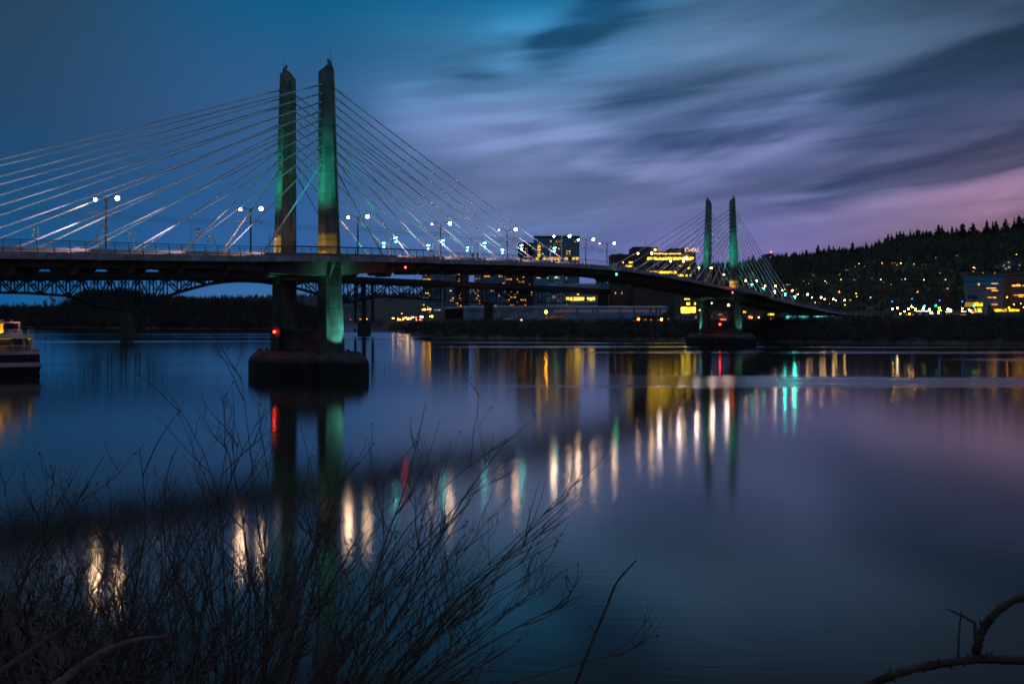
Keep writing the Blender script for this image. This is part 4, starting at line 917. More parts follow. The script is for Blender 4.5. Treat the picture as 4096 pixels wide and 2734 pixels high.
for i, px in enumerate((2048, 2064)):
    o = thing('storage_tank', 'small white upright tank against the warehouse wall, %s one' % ('left' if i == 0 else 'right'), 'tank', (XZ(px, 770), 770, 8)); MB().tube([(0, 0, 0), (0, 0, 4.2), (0, 0, 4.7)], [.95, .95, .3], 12).build('shell', M_WHITE, o, loc=(0, 0, 0)); MB().tube([(0, 0, 4.7), (0, 0, 5.1)], .15, 6).build('vent', M_WHITE, o, loc=(0, 0, 0))
for i, (a, e) in enumerate(((2010, 2050), (2148, 2200))):
    o = thing('covered_boat', 'pale wrapped boat hull stored on land by the warehouse, %s one' % ('left' if i == 0 else 'right'), 'boat', (XZ((a + e)/2, 640), 640, 8)); l_ = XZ(e, 640) - XZ(a, 640)
    MB().ring([[(l_*u, -1.1*k, .5 + .3*(1-k)), (l_*u, 0, .5), (l_*u, 1.1*k, .5 + .3*(1-k)), (l_*u, .8*k, 1.5), (l_*u, 0, 1.9*k + .3), (l_*u, -.8*k, 1.5)] for u, k in ((-.5, .3), (-.42, .8), (-.1, 1), (.2, .95), (.4, .6), (.5, .1))]).build('hull_cover', M_WHITE, o, loc=(0, 0, 0), smooth=True)
    MB().box(-l_*.3, -l_*.25, -.6, .6, 0, .55).box(l_*.2, l_*.25, -.6, .6, 0, .55).build('cradle', M_POST, o, loc=(0, 0, 0))
# lattice tower behind the warehouse
YT = 860; o = thing('lattice_tower', 'white four-legged lattice tower above the warehouse roof', 'tower', (XZ(2547, YT), YT, 8))
mb = MB(); zt = ZZ(1190, YT)
for sx, sy in ((-1, -1), (1, -1), (1, 1), (-1, 1)): mb.tube([Vector((sx*3.6, sy*3.6, 0)), Vector((sx*1.3, sy*1.3, zt - 8))], .3, 5)
mb.build('leg', M_WHITE, o, loc=(0, 0, 0)); mb = MB()
for j in range(5):
    a = 1 - j / 5; r_ = 1.3 + 2.3*a; z = (zt - 8) * j / 5; r2 = 1.3 + 2.3*(1 - (j + 1)/5); z2 = (zt - 8)*(j + 1)/5
    for sy in (-1, 1): mb.tube([(-r_, sy*r_, z), (r2, sy*r2, z2)], .1, 4); mb.tube([(r_, sy*r_, z), (-r2, sy*r2, z2)], .1, 4)
mb.build('bracing', M_WHITE, o, loc=(0, 0, 0)); MB().box(-1.7, 1.7, -1.7, 1.7, zt - 8, zt - 7.2).build('platform', M_WHITE, o, loc=(0, 0, 0))
# further blocks behind the west end of the old bridge
o = building('office_block', 'arched-roof grey office block with a short row of lit windows above the old bridge', 'office block', 2474, 2536, 1142, 960, m=mat('grey_vertical_cladding', (.14, .16, .2), .7)); wins(o, 2478, 2534, 1144, 1152, 960, 14, 1, .3, .9, .0, CW); wins(o, 2484, 2516, 1154, 1160, 960, 8, 1, .6, .8, .9, [G_OFF])
o = building('office_block', 'dark office block with amber windows right of the lattice tower', 'office block', 2560, 2676, 1176, 940, m=M_DARK); wins(o, 2590, 2674, 1188, 1200, 940, 9, 1, .8, .8, .6, [G_OFF]); wins(o, 2564, 2674, 1206, 1226, 940, 12, 2, .7, .6, .25, CW)
o = building('office_block', 'small block with a glowing yellow upper floor behind the bridge girder', 'office block', 2586, 2618, 1146, 1000, m=M_DARK); wins(o, 2588, 2616, 1149, 1156, 1000, 4, 1, .9, .9, 1, [G_OFF])
o = building('office_block', 'blue slab beside the green deck marker, unlit', 'office block', 2454, 2474, 1123, 985, m=M_BLUEC); wins(o, 2456, 2472, 1128, 1150, 985, 3, 3, .6, .6, .1, CW)
o = building('glass_building', 'brown building with a brilliantly lit yellow glass storey left of the distant towers', 'building', 2722, 2804, 1188, 720, m=mat('tan_concrete', (.22, .17, .13), .9)); g_ = glow('bright_atrium', lin((255, 225, 60)), 4.2, False, .7, .25)
wins(o, 2724, 2782, 1228, 1243, 720, 4, 1, .96, 1, 1, [g_]); wins(o, 2724, 2782, 1244.5, 1252, 720, 6, 1, .9, 1, .8, [g_]); wins(o, 2728, 2768, 1193, 1198, 720, 5, 1, .5, .9, .8, [G_OFF]); wins(o, 2730, 2784, 1208, 1220, 720, 7, 1, .7, .8, .3, [G_OFF]); wins(o, 2790, 2802, 1226, 1244, 720, 2, 2, .8, .8, .5, [G_OFF])
def cottage(px0, px1, py0, pye, Y, lab, wallm, lit=(), base=None, gab=True, name='house', cat='house', group=None):
    x0, x1 = XZ(px0, Y), XZ(px1, Y); zb = base if base is not None else land((px0 + px1)/2, Y) - .5; ze, zt = ZZ(pye, Y), ZZ(py0, Y); d = min(12, max(7, (x1 - x0)))
    o = thing(name, lab, cat, ((x0 + x1)/2, Y + d/2, zb), group)
    if gab: MB().prism([(x0, Y, zb), (x1, Y, zb), (x1, Y, ze), ((x0 + x1)/2, Y, zt - .1), (x0, Y, ze)], (0, d, 0)).build('wall', wallm, o)
    else: MB().box(x0, x1, Y, Y + d, zb, ze).build('wall', wallm, o)
    rm = mat('dark_shingle_roof', (.06, .065, .075), .8)
    if gab:
        xm = (x0 + x1)/2; e = .5; mb = MB()
        for sx, xa in ((-1, x0), (1, x1)): mb.prism([(xa + sx*e, Y - .5, ze - .25), (xm, Y - .5, zt), (xm, Y - .5, zt + .3), (xa + sx*e, Y - .5, ze + .05)], (0, d + 1, 0))
        mb.build('roof', rm, o)
    else: MB().box(x0 - .5, x1 + .5, Y - .5, Y + d + .5, ze + .002, zt + .2).build('roof', rm, o)
    for k, (u, v, w_, h_, m) in enumerate(lit):
        cx = x0 + (x1 - x0)*u; cz = zb + (ze - zb)*v; MB().box(cx - w_, cx + w_, Y - .06, Y - .003, cz - h_, cz + h_).build('window', m, o)
    return o
cottage(2538, 2566, 1262, 1271, 600, 'small white gabled house beside the orange lamp on the far bank', mat('white_clapboard', (.4, .36, .4), .8), [(.3, .5, .5, .6, G_WIN), (.7, .5, .5, .6, M_GLASS)], 8.0)
cottage(2566, 2650, 1262, 1272, 612, 'long dark-roofed shed right of the white gabled house', M_BRICK, [(.15, .5, .9, .5, G_WIN2), (.45, .5, .5, .4, G_WIN), (.8, .5, .4, .4, G_WIN3)], 8.0, False, 'shed', 'shed')
cottage(2650, 2700, 1248, 1260, 640, 'hip-roofed dark pavilion between the bridge columns', M_BRICK, [(.5, .4, .6, .5, G_WIN3)], 8.0, True, 'shed', 'shed')
o = building('building', 'pale low building under the bright glass storey by the bank', 'building', 2730, 2800, 1258, 640, z0=8, m=mat('pale_plaster', (.34, .3, .32), .8)); wins(o, 2732, 2798, 1262, 1274, 640, 7, 1, .4, .7, .2, CW)
o = building('building', 'low dark building with yellow windows seen between the distant tower legs', 'building', 2840, 2912, 1250, 620, z0=9, m=mat('grey_plaster', (.2, .19, .22), .8)); wins(o, 2842, 2910, 1254, 1268, 620, 8, 2, .4, .6, .1, CW); MB().box(XZ(2876, 620), XZ(2902, 620), 618.5, 619.9, ZZ(1280, 620), ZZ(1275, 620)).build('lit_canopy', glow('pink_canopy', lin((255, 140, 110)), 1.6, False), o)
o = building('building', 'low dark building with three yellow windows right of the distant towers', 'building', 2960, 3120, 1238, 640, z0=9, m=M_DARK); wins(o, 2966, 2984, 1226+14, 1254, 640, 3, 1, .6, .5, .6, [G_OFF]); wins(o, 3050, 3108, 1253, 1260, 640, 6, 1, .7, .9, .5, [G_OFF]); wins(o, 3080, 3102, 1274, 1282, 640, 3, 1, .9, .9, 1, [G_OFF])
# glass hall lit teal under the bridge's end span
YP = 505; o = thing('glass_pavilion', 'teal-lit glass hall under the far end of the cable-stayed bridge', 'pavilion', (XZ(3250, YP), YP + 6, 9))
for a, e in ((3166, 3238), (3252, 3338)):
    MB().box(XZ(a, YP), XZ(e, YP), YP + .3, YP + 10, 9, ZZ(1263, YP)).build('glass_wall', G_PAV, o)
    mb = MB(); n = 9 if a < 3200 else 16
    for i in range(n + 1):
        x = XZ(a + (e - a)*i/n, YP); mb.box(x - .1, x + .1, YP, YP + .29, 9, ZZ(1263, YP))
    mb.box(XZ(a, YP), XZ(e, YP), YP + .02, YP + .28, ZZ(1272, YP), ZZ(1271, YP)); mb.build('mullions', M_POST, o)
    MB().box(XZ(a - 4, YP), XZ(e + 4, YP), YP - 1, YP + 11, ZZ(1263, YP) + .01, ZZ(1259, YP)).build('roof', M_DARK, o)
MB().box(XZ(3238.5, YP), XZ(3251.5, YP), YP, YP + 8, 8, ZZ(1259.5, YP)).build('core_wall', M_DARK, o)
# science building at the right edge
YS = 640; sb = thing('science_building', 'large angular blue and brown science building at the right edge of the view', 'building', (XZ(4000, YS), YS + 20, 10))
sx = lambda zx: XZ(3500 + zx / 3.919, YS); sz = lambda zy: ZZ(1040 + zy / 3.919, YS)
M_SB = mat('blue_zinc_panel', (.05, .36, .62), .45, .2, var=.12, scale=.5); M_SG = mat('grey_zinc_panel', (.15, .24, .36), .5, .2, var=.12, scale=.5); M_SBR = mat('rust_brown_panel', (.24, .16, .13), .7, var=.15)
MB().prism([(sx(a), YS, sz(b_)) for a, b_ in ((1420, 665), (2012, 665), (2012, 384), (1380, 404), (1400, 520))], (17.4, 40, 0)).build('lower_facade', M_SG, sb)
MB().prism([(sx(a), YS - .02, sz(b_)) for a, b_ in ((1380, 403), (2013, 383), (2013, 245), (1412, 272))], (17.4, 40, 0)).build('upper_facade', M_SB, sb)
MB().prism([(sx(a), YS + .5, sz(b_)) for a, b_ in ((1560, 840), (2012, 840), (2012, 666), (1560, 666))], (16.5, 38, 0)).build('ground_floor', M_SG, sb)
MB().prism([(sx(a), YS + .4, sz(b_)) for a, b_ in ((2014, 840), (2900, 840), (2900, 170), (2014, 245))], (17.4, 40, 0)).build('brown_wing', M_SBR, sb)
MB().prism([(sx(a), YS - 3, sz(b_)) for a, b_ in ((2085, 680), (2900, 680), (2900, 270), (2085, 345))], (0, 3.3, 0)).build('glazed_bay', M_SBR, sb)
MB().prism([(sx(a), YS - 3.05, sz(b_)) for a, b_ in ((2096, 412), (2900, 400), (2900, 300), (2096, 358))], (0, -.1, 0)).build('glazing', M_GLASS, sb)
MB().prism([(sx(a), YS - 1, sz(b_)) for a, b_ in ((1405, 270), (2900, 165), (2900, 158), (1405, 263))], (18.2, 42, 0)).build('roof_edge', M_PALE, sb)
def slot(a, e, y0, y1, m, yy=YS - .12): MB().box(sx(a), sx(e), yy, yy + .09, sz(y1), sz(y0)).build('window_slot', m, sb)
g1 = glow('slot_light', lin((255, 175, 60)), 1.8, False, .5); g2 = glow('slot_light_pink', lin((255, 180, 110)), 1.2, False, .5)
for a, e, y0, y1, m in ((1825, 1930, 362, 374, g2), (1750, 1898, 434, 446, g1), (1828, 1928, 470, 482, g1), (1760, 1900, 580, 590, g1), (1826, 1924, 688, 700, g2), (1615, 1640, 362, 394, g1), (1525, 1672, 476, 488, M_GLASS), (1450, 1600, 540, 554, M_GLASS), (1450, 1600, 562, 610, M_GLASS), (1395, 1600, 334, 346, M_GLASS), (1600, 1750, 322, 332, M_GLASS)): slot(a, e, y0, y1, m)
for a, e, y0, y1 in ((2140, 2178, 546, 556), (2184, 2212, 546, 556), (2220, 2300, 542, 554), (2214, 2292, 568, 578), (2302, 2420, 568, 578)): slot(a, e, y0, y1, g1, YS - 3.1)
for a, e, y0, y1 in ((2105, 2160, 392, 414), (2166, 2240, 380, 412), (2270, 2330, 396, 408)): slot(a, e, y0, y1, g1, YS - 3.25)
gl = glow('lobby_yellow', lin((255, 200, 30)), 1.6, False, .9, .5)
MB().prism([(sx(a), YS - .2, sz(b_)) for a, b_ in ((1402, 732), (1540, 728), (1540, 662), (1418, 662))], (0, .19, 0)).build('lit_soffit', glow('lit_soffit', lin((210, 150, 30)), .55, False), sb)
for a, e, y0, y1 in ((1550, 1690, 664, 718), (1565, 1590, 755, 815), (1598, 1682, 755, 815), (1868, 1990, 768, 806), (2005, 2070, 764, 806), (2100, 2200, 768, 802), (2210, 2265, 772, 798)): slot(a, e, y0, y1, gl, YS + .2)
# ruddy chimney-like stair tower, scaffold red
o = thing('scaffold_tower', 'dim red lattice shaft left of the science building', 'tower', (XZ(3789, 700), 700, 10)); mb = MB()
for sx_ in (-2, 2):
    for sy_ in (-2, 2): mb.tube([(sx_, sy_, 0), (sx_, sy_, ZZ(1174, 700) - 10)], .12, 4)
for j in range(12):
    z = j * 1.2 + .5
    for a, b_ in (((-2, -2), (2, -2)), ((2, -2), (2, 2)), ((2, 2), (-2, 2)), ((-2, 2), (-2, -2))): mb.tube([(a[0], a[1], z), (b_[0], b_[1], z + (1.2 if j % 2 else 0))], .06, 4)
mb.build('frame', mat('red_paint', (.35, .03, .03), .6), o, loc=(0, 0, 0)); MB().box(-1.7, 1.7, -1.7, 1.7, .2, .5).build('lamp_tray', glow('red_tray', (1, .06, .04), 1.5, False), o, loc=(0, 0, 0))
# aerial tram tower
YA = 930; o = thing('tram_tower', 'leaning pale steel tram tower with a red light behind the distant cables', 'tower', (XZ(3082, YA), YA, 9))
p0, p1 = W(3087, 1240, YA), W(3066, 1030, YA); mb = MB(); mb.ring([[Vector((p.x - r_, YA - r_, p.z)), Vector((p.x + r_, YA - r_, p.z)), Vector((p.x + r_, YA + r_, p.z)), Vector((p.x - r_, YA + r_, p.z))] for p, r_ in ((p0, 2.0), (p0.lerp(p1, .5), 2.2), (p0.lerp(p1, .9), 3.2), (p1, 3.6))]); mb.build('shaft', mat('pale_tram_steel', (.2, .2, .24), .6), o)
MB().hexa([(W(3053, 1030, YA)), (W(3090, 1024, YA)), W(3090, 1024, YA) + Vector((0, 5, 0)), W(3053, 1030, YA) + Vector((0, 5, 0)), W(3053, 1018, YA), W(3089, 1011, YA), W(3089, 1011, YA) + Vector((0, 5, 0)), W(3053, 1018, YA) + Vector((0, 5, 0))]).build('saddle_head', M_RAIL, o)
MB().ball(W(3084, 1008, YA), .5).build('beacon', G_RED2, o); MB().tube([W(3042, 1023, YA - 2), W(3104, 1013, YA - 2)], .25, 4).build('cable_arm', M_POST, o)

# ------------------------------------------------------------------ trees
RT = random.Random(3)
def conifer_meshes(seed, slim, ragged):
    r = random.Random(seed); c = MB(); H = 1.0; n = 13
    for i in range(n):
        u = i / n; z = .10 + .90 * u; rad = (.23 * slim) * (1 - u) ** .8 * r.uniform(1 - ragged, 1 + ragged*.6) + .012
        k = r.randint(6, 8); a0 = r.uniform(0, 6.28)
        for j in range(k):
            if r.random() < ragged * .35: continue
            a = a0 + 6.283 * j / k + r.uniform(-.3, .3); L_ = rad * r.uniform(.6, 1.2); d = Vector((math.cos(a), math.sin(a), 0)); p = Vector((-d.y, d.x, 0)); w = L_ * .42
            b0 = Vector((0, 0, z + .05)); tip = d * L_ + Vector((0, 0, z - .055 * (1 - u) + r.uniform(-.015, .015))); md = d * L_ * .55 + Vector((0, 0, z + .01))
            lo = d * L_ * .5 + Vector((0, 0, z - .07))
            m1, m2 = md + p * w, md - p * w
            c.add([b0, m1, tip, m2, lo], [(0, 1, 2), (0, 2, 3), (0, 4, 1), (0, 3, 4), (1, 4, 2), (2, 4, 3)])
    c.tube([(0, 0, .9), (0, 0, 1.03)], [.012, .002], 4)
    t = MB().tube([(0, 0, -.04), (0, 0, .9)], [.018, .006], 5)
    return c.mesh('crown', M_LEAF), t.mesh('trunk', M_TRUNK)
def bare_tree_mesh(seed, droop=.3, depth=5, spread=.55, m=None):
    r = random.Random(seed); b = MB()
    def grow(p, d, L_, rad, lev):
        pts = [p]; q = p.copy(); dd = d.copy()
        for i in range(3):
            dd = (dd + Vector((r.uniform(-.2, .2), r.uniform(-.2, .2), r.uniform(-.05, .18)))).normalized(); q = q + dd * L_ / 3; pts.append(q.copy())
        b.tube(pts, [rad, rad*.85, rad*.72, rad*.6], 3 if lev > 1 else 5, cap=False)
        if lev < depth:
            for k in range(r.randint(2, 4) if lev < 3 else r.randint(3, 5)):
                a = r.uniform(0, 6.28); s = r.uniform(.3, spread + .25); e = (dd + Vector((math.cos(a)*s, math.sin(a)*s, r.uniform(-droop, .2)))).normalized()
                o = pts[r.randint(2, 3)] if lev < 3 else pts[r.randint(1, 3)]
                grow(o, e, L_ * r.uniform(.55, .78), max(rad * .52, .0022), lev + 1)
    grow(Vector((0, 0, -.02)), Vector((0, 0, 1)), .3, .022, 0)
    zm = max(v[2] for v in b.v); b.v = [(x/zm, y/zm, z/zm) for x, y, z in b.v]
    return b.mesh('branches', m or M_LEAF2)
CON = [conifer_meshes(i, s, g) for i, (s, g) in enumerate(((.8, .3), (1.0, .45), (1.25, .3), (.95, .7), (1.4, .55), (.7, .5)))]
CW_ = ['narrow pointed', 'ragged pointed', 'broad dense', 'sparse gappy', 'wide ragged', 'slender uneven']
BARE = [bare_tree_mesh(40 + i, m=M_LEAF2) for i in range(4)]
# ridge line trees: (photo x, photo y of the tip, kind)
ridge = []
rr = random.Random(12)
known = [(2783, 1050), (2806, 1052), (2862, 1046), (2882, 1050), (2905, 1048), (2995, 1024), (3013, 1015), (3040, 1032), (3116, 1009), (3131, 1012), (3146, 1008), (3174, 1004), (3224, 997), (3272, 979), (3296, 991), (3316, 978), (3334, 980), (3358, 983), (3376, 987), (3410, 967), (3445, 981), (3464, 965), (3487, 973), (3501, 961), (3515, 952),
         (3552, 932), (3565, 933), (3586, 925), (3600, 921), (3614, 922), (3641, 917), (3668, 914), (3675, 917), (3705, 917), (3722, 921), (3754, 897), (3768, 900), (3808, 902), (3826, 906), (3850, 890), (3892, 887), (3947, 877), (3972, 884), (3984, 882), (4022, 874), (4057, 868), (4076, 859), (4092, 868)]
for x, y in known: ridge.append((x, y, rr.choice((0, 1, 1, 2, 3, 4)), True))
x = 2740
while x < 4110:
    if not any(abs(x - k[0]) < 7 for k in known):
        g = interp(RIDGE, x); ridge.append((x, g - rr.uniform(3, 15), rr.choice((0, 1, 2, 3, 4, 5)), rr.random() > .22))
    x += rr.uniform(10, 19)
ridge.sort()
n = len(ridge)
for i, (px, py, kd, con) in enumerate(ridge):
    Y = YR + rr.uniform(-45, 10); zb = land(px, Y) - 1.5; zt = ZZ(py, Y); h = zt - zb
    side = 'from the left end' if i < n // 2 else 'from the right end'; k = i if i < n // 2 else n - 1 - i
    if con:
        o = thing('conifer', '%s dark conifer on the skyline ridge, %s tree %s' % (CW_[kd], nth(k), side), 'tree', (XZ(px, Y), Y, zb), 'trees along the skyline ridge', rr.uniform(0, 6.28))
        w = h * rr.uniform(1.2, 1.6)
        inst('crown', CON[kd][0], o, sc=(w, w, h)); inst('trunk', CON[kd][1], o, sc=(w, w, h))
    else:
        o = thing('bare_tree', 'bare round-headed tree on the skyline ridge, %s tree %s' % (nth(k), side), 'tree', (XZ(px, Y), Y, zb), 'trees along the skyline ridge', rr.uniform(0, 6.28))
        inst('branches', BARE[i % 4], o, sc=(h*1.0, h*1.0, h*1.02))
rf = random.Random(5)
def lowcon(b, x, y, z, h, w, r):
    n = 5
    for t in range(4):
        u = t / 4; a0 = r.uniform(0, 6); rad = w * (1 - u) * r.uniform(.8, 1.2); z0 = z + h * (.08 + u * .78); z1 = z + h * (.08 + u * .78 + .34)
        b.add([(x + rad*math.cos(a0 + 6.283*j/n)*r.uniform(.6, 1.2), y + rad*math.sin(a0 + 6.283*j/n)*r.uniform(.6, 1.2), z0 - r.uniform(0, .06)*h) for j in range(n)] + [(x, y, min(z1, z + h))], [(j, (j + 1) % n, n) for j in range(n)])
fo = MB()
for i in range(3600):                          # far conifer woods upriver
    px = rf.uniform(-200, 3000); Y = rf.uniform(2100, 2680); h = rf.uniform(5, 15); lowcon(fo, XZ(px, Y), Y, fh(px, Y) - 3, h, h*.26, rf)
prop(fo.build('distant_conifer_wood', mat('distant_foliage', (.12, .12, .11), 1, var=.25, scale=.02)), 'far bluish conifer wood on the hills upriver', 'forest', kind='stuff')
# island wood: grey twiggy crowns packed together
IT = [(-700, 1195), (-200, 1212), (0, 1226), (130, 1226), (200, 1222), (262, 1222), (275, 1190), (330, 1166), (380, 1160), (430, 1166), (480, 1154), (520, 1156), (560, 1172), (620, 1176), (700, 1186), (800, 1192), (900, 1196), (1000, 1200), (1180, 1205), (1260, 1230), (1330, 1262)]
fo = MB()
def twigball(b, c, rx, rz, n, r, s):
    for i in range(n):
        while True:
            q = Vector((r.uniform(-1, 1), r.uniform(-1, 1), r.uniform(-1, 1)))
            if q.length < 1: break
        p = c + Vector((q.x*rx, q.y*rx, q.z*rz)); d = (q + Vector((0, 0, .9)) + Vector((r.uniform(-.5, .5), r.uniform(-.5, .5), 0))).normalized(); sd = Vector((-d.z, r.uniform(-.4, .4), d.x)).normalized() * s * .12
        e = p + d * s * r.uniform(.7, 1.5)
        b.add([p - sd, p + sd, e], [(0, 1, 2)])
for i in range(760):
    px = rf.uniform(-650, 1325); dY = rf.uniform(8, 170); Y = interp(ISH, px) + dY
    zt = ZZ(interp(IT, px) + rf.uniform(-4, 26), Y)
    if px > 285 and px < 560: zt += rf.uniform(-1, 2)
    rx = rf.uniform(3, 6); zb = isl(px, Y)
    twigball(fo, Vector((XZ(px, Y), Y, zt - rx)), rx, rx*1.0, 90, rf, 2.6)
    twigball(fo, Vector((XZ(px, Y), Y, (zt + zb) / 2 - 1)), rx*1.1, max(2, (zt - zb)*.5), 60, rf, 3.4)
prop(fo.build('island_wood', M_LEAF2), 'dark leafless wood massed along the island shore at the left', 'forest', kind='stuff')
fo = MB()                                      # low scrub that closes the shore below the trees
for (S, a, e, n, h0) in ((ISH, -650, 1335, 900, 7), (SHORE, 1560, 4400, 2600, 2.4)):
    for i in range(n):
        px = rf.uniform(a, e); dY = rf.uniform(2, 46 if S is SHORE else 30); Y = interp(S, px) + dY; z = (land if S is SHORE else isl)(px, Y)
        h = h0 * rf.uniform(.5, 1.2); twigball(fo, Vector((XZ(px, Y), Y, z + h*.35)), h*.9, h*.6, 16, rf, h*.8)
prop(fo.build('shore_scrub', M_LEAF2), 'low dark scrub along the far shores', 'scrub', kind='stuff')
trees = [(8, 1205, .6), (62, 1203, 1.0), (84, 1210, .8), (98, 1204, 1.0), (120, 1214, .7), (152, 1200, 1.1), (196, 1192, 1.0), (226, 1180, 1.3), (250, 1186, 1.2), (300, 1168, 1.4), (350, 1160, 1.5), (420, 1164, 1.4), (485, 1150, 1.7), (540, 1166, 1.4), (640, 1176, 1.4), (770, 1180, 1.4), (880, 1192, 1.3)]
for i, (px, py, k) in enumerate(trees):
    Y = interp(ISH, px) + 30; zb = isl(px, Y); h = ZZ(py, Y) - zb
    o = thing('bare_tree', 'leafless riverside tree standing above the island wood, %s from the left' % nth(i), 'tree', (XZ(px, Y), Y, zb), 'bare trees above the island wood', i * 1.7)
    inst('branches', BARE[i % 4], o, sc=(h*.62*k**.3, h*.62*k**.3, h))

# ------------------------------------------------------------------ houses and lamps on the hillside
M_HWALL = [mat('blue_grey_house_wall', (.13, .18, .23), .8), mat('pale_house_wall', (.30, .32, .36), .8), mat('dark_house_wall', (.09, .10, .12), .85)]
def z6(x, y): return 3100 + x / 2.358, 820 + y / 2.358
OCC = []
HS = [(905, 505, 40, 24, 'gabled', 0), (1120, 518, 56, 34, 'flat-roofed', 0), (1220, 520, 74, 30, 'flat-roofed', 0), (1405, 530, 80, 38, 'gabled', 2), (655, 580, 46, 24, 'flat-roofed', 1), (860, 560, 90, 22, 'flat-roofed', 2), (920, 668, 50, 26, 'gabled', 1), (355, 632, 30, 16, 'flat-roofed', 1), (130, 730, 44, 26, 'gabled', 2), (640, 625, 90, 34, 'flat-roofed', 2), (1570, 620, 40, 26, 'gabled', 0), (1600, 612, 34, 26, 'gabled', 1), (1634, 606, 30, 24, 'gabled', 1), (1840, 598, 120, 34, 'flat-roofed', 2), (1980, 606, 76, 44, 'flat-roofed', 1), (2095, 606, 66, 40, 'flat-roofed', 0),
      (580, 730, 50, 18, 'flat-roofed', 1), (660, 655, 50, 12, 'flat-roofed', 2), (1405, 782, 50, 12, 'flat-roofed', 1), (945, 810, 40, 26, 'gabled', 2), (240, 660, 60, 14, 'flat-roofed', 2), (680, 600, 26, 16, 'gabled', 0), (2300, 480, 60, 14, 'flat-roofed', 2), (730, 870, 60, 30, 'gabled', 2)]
rh = random.Random(21)
for i, (x, y, w, hh, kd, mi) in enumerate(sorted(HS)):
    a, t = z6(x - w/2, y); e, bt = z6(x + w/2, y + hh); Y = hit((a + e)/2, bt)
    lit = [(rh.uniform(.15, .4), .5, .9, .7, rh.choice((G_WIN, G_WIN3, G_WIN2))), (rh.uniform(.6, .85), .55, .8, .6, rh.choice((M_GLASS, M_GLASS, G_WIN3, G_WIN)))]
    OCC.append((a, e, bt - 1, Y + 4))
    tone = ('blue-grey', 'pale', 'dark')[mi]
    cottage(a, e, t, t + (bt - t)*.45, Y, '%s %s house among the trees on the hillside, %s from the left' % (tone, kd, nth(i)), M_HWALL[mi], lit, land((a + e)/2, Y) - 1.5, kd == 'gabled', 'house', 'house', 'houses on the hillside')
# terraced apartments high on the right
def z7(x, y): return 3500 + x / 3.919, 1040 + y / 3.919
px, py = z7(2110, 190); Y = hit(px, py); OCC.append((z7(1945, 0)[0], z7(2285, 0)[0], z7(0, 185)[1], Y + 8)); o = thing('terraced_apartments', 'pale stepped terrace apartments high on the hill above the science building', 'apartments', (XZ(px, Y), Y + 6, land(px, Y)))
for j, (a, e, y0, y1) in enumerate(((2075, 2200, 12, 52), (2200, 2280, 55, 95), (1965, 2080, 60, 108), (2080, 2215, 84, 134), (1950, 2075, 112, 152), (2085, 2180, 150, 190))):
    q0, q1 = z7(a, y1), z7(e, y0); Yj = Y + 3 - j * .6
    bx_ = MB().box(XZ(q0[0], Yj), XZ(q1[0], Yj), Yj, Yj + 14, ZZ(q0[1], Yj) - 2, ZZ(q1[1], Yj)).build('terrace_block', M_HWALL[0 if j % 2 else 1], o)
    n = 3
    for i in range(n):
        u0 = q0[0] + (q1[0] - q0[0]) * (i + .12) / n; u1 = q0[0] + (q1[0] - q0[0]) * (i + .88) / n
        MB().box(XZ(u0, Yj), XZ(u1, Yj), Yj - .08, Yj - .003, ZZ(q0[1] - 2, Yj), ZZ(q1[1] + 3, Yj)).build('window', G_WIN3 if (i + j) % 3 == 0 else M_GLASS, bx_)
# lamps: one kind of post, lens colours by what the photograph shows
G_PK = glow('pink_lamp', lin((255, 140, 110)), 5, False); G_YL = glow('yellow_lamp', lin((255, 195, 80)), 11, False); G_BL = glow('blue_marker', lin((40, 130, 255)), 6, False); G_GR = glow('green_signal', (.02, 1, .5), 9, False); G_RD = glow('small_red_lamp', (1, .1, .05), 8, False)
PM = {}
def lamp(name, label, cat, loc, h, r, g, group, pole=.09, arm=0):
    key = (round(h, 1), r, g.name, arm)
    if key not in PM:
        b = MB(); b.tube([(0, 0, 0), (0, 0, h - r*.5)] + ([(arm*.5, 0, h + .1), (arm, 0, h + .1)] if arm else []), pole, 5)
        b.m = 1; b.ball((arm, 0, h), r, nu=8, nv=6); PM[key] = b.mesh(name, [M_POST, g])
    o = inst(name, PM[key], None, loc); prop(o, label, cat, group); return o
def hl(lst, conv, gname, what, names):
    lst = sorted(lst); 
    for i, (x, y, c, r) in enumerate(lst):
        px, py = conv(x, y); Y = hit(px, py + 4); OCC.append((px - 3, px + 3, py + 2, Y + 2)); h = 6.0; zl = ZZ(py, Y)
        lamp('hillside_lamp', '%s %s, %s from the left' % (names[c], what, nth(i)), 'lamp', (XZ(px, Y), Y, zl - h), h, r*.5, {'w': G_WH, 'y': G_YL, 'o': G_OR2, 'p': G_PK, 'r': G_RD, 'O': glow('sodium_hill', lin((255, 150, 30)), 16, False)}[c], gname)
NM = {'w': 'small white lamp', 'y': 'small yellow lamp', 'o': 'amber lamp', 'p': 'tiny pinkish lamp', 'r': 'tiny red lamp', 'O': 'bright orange lamp'}
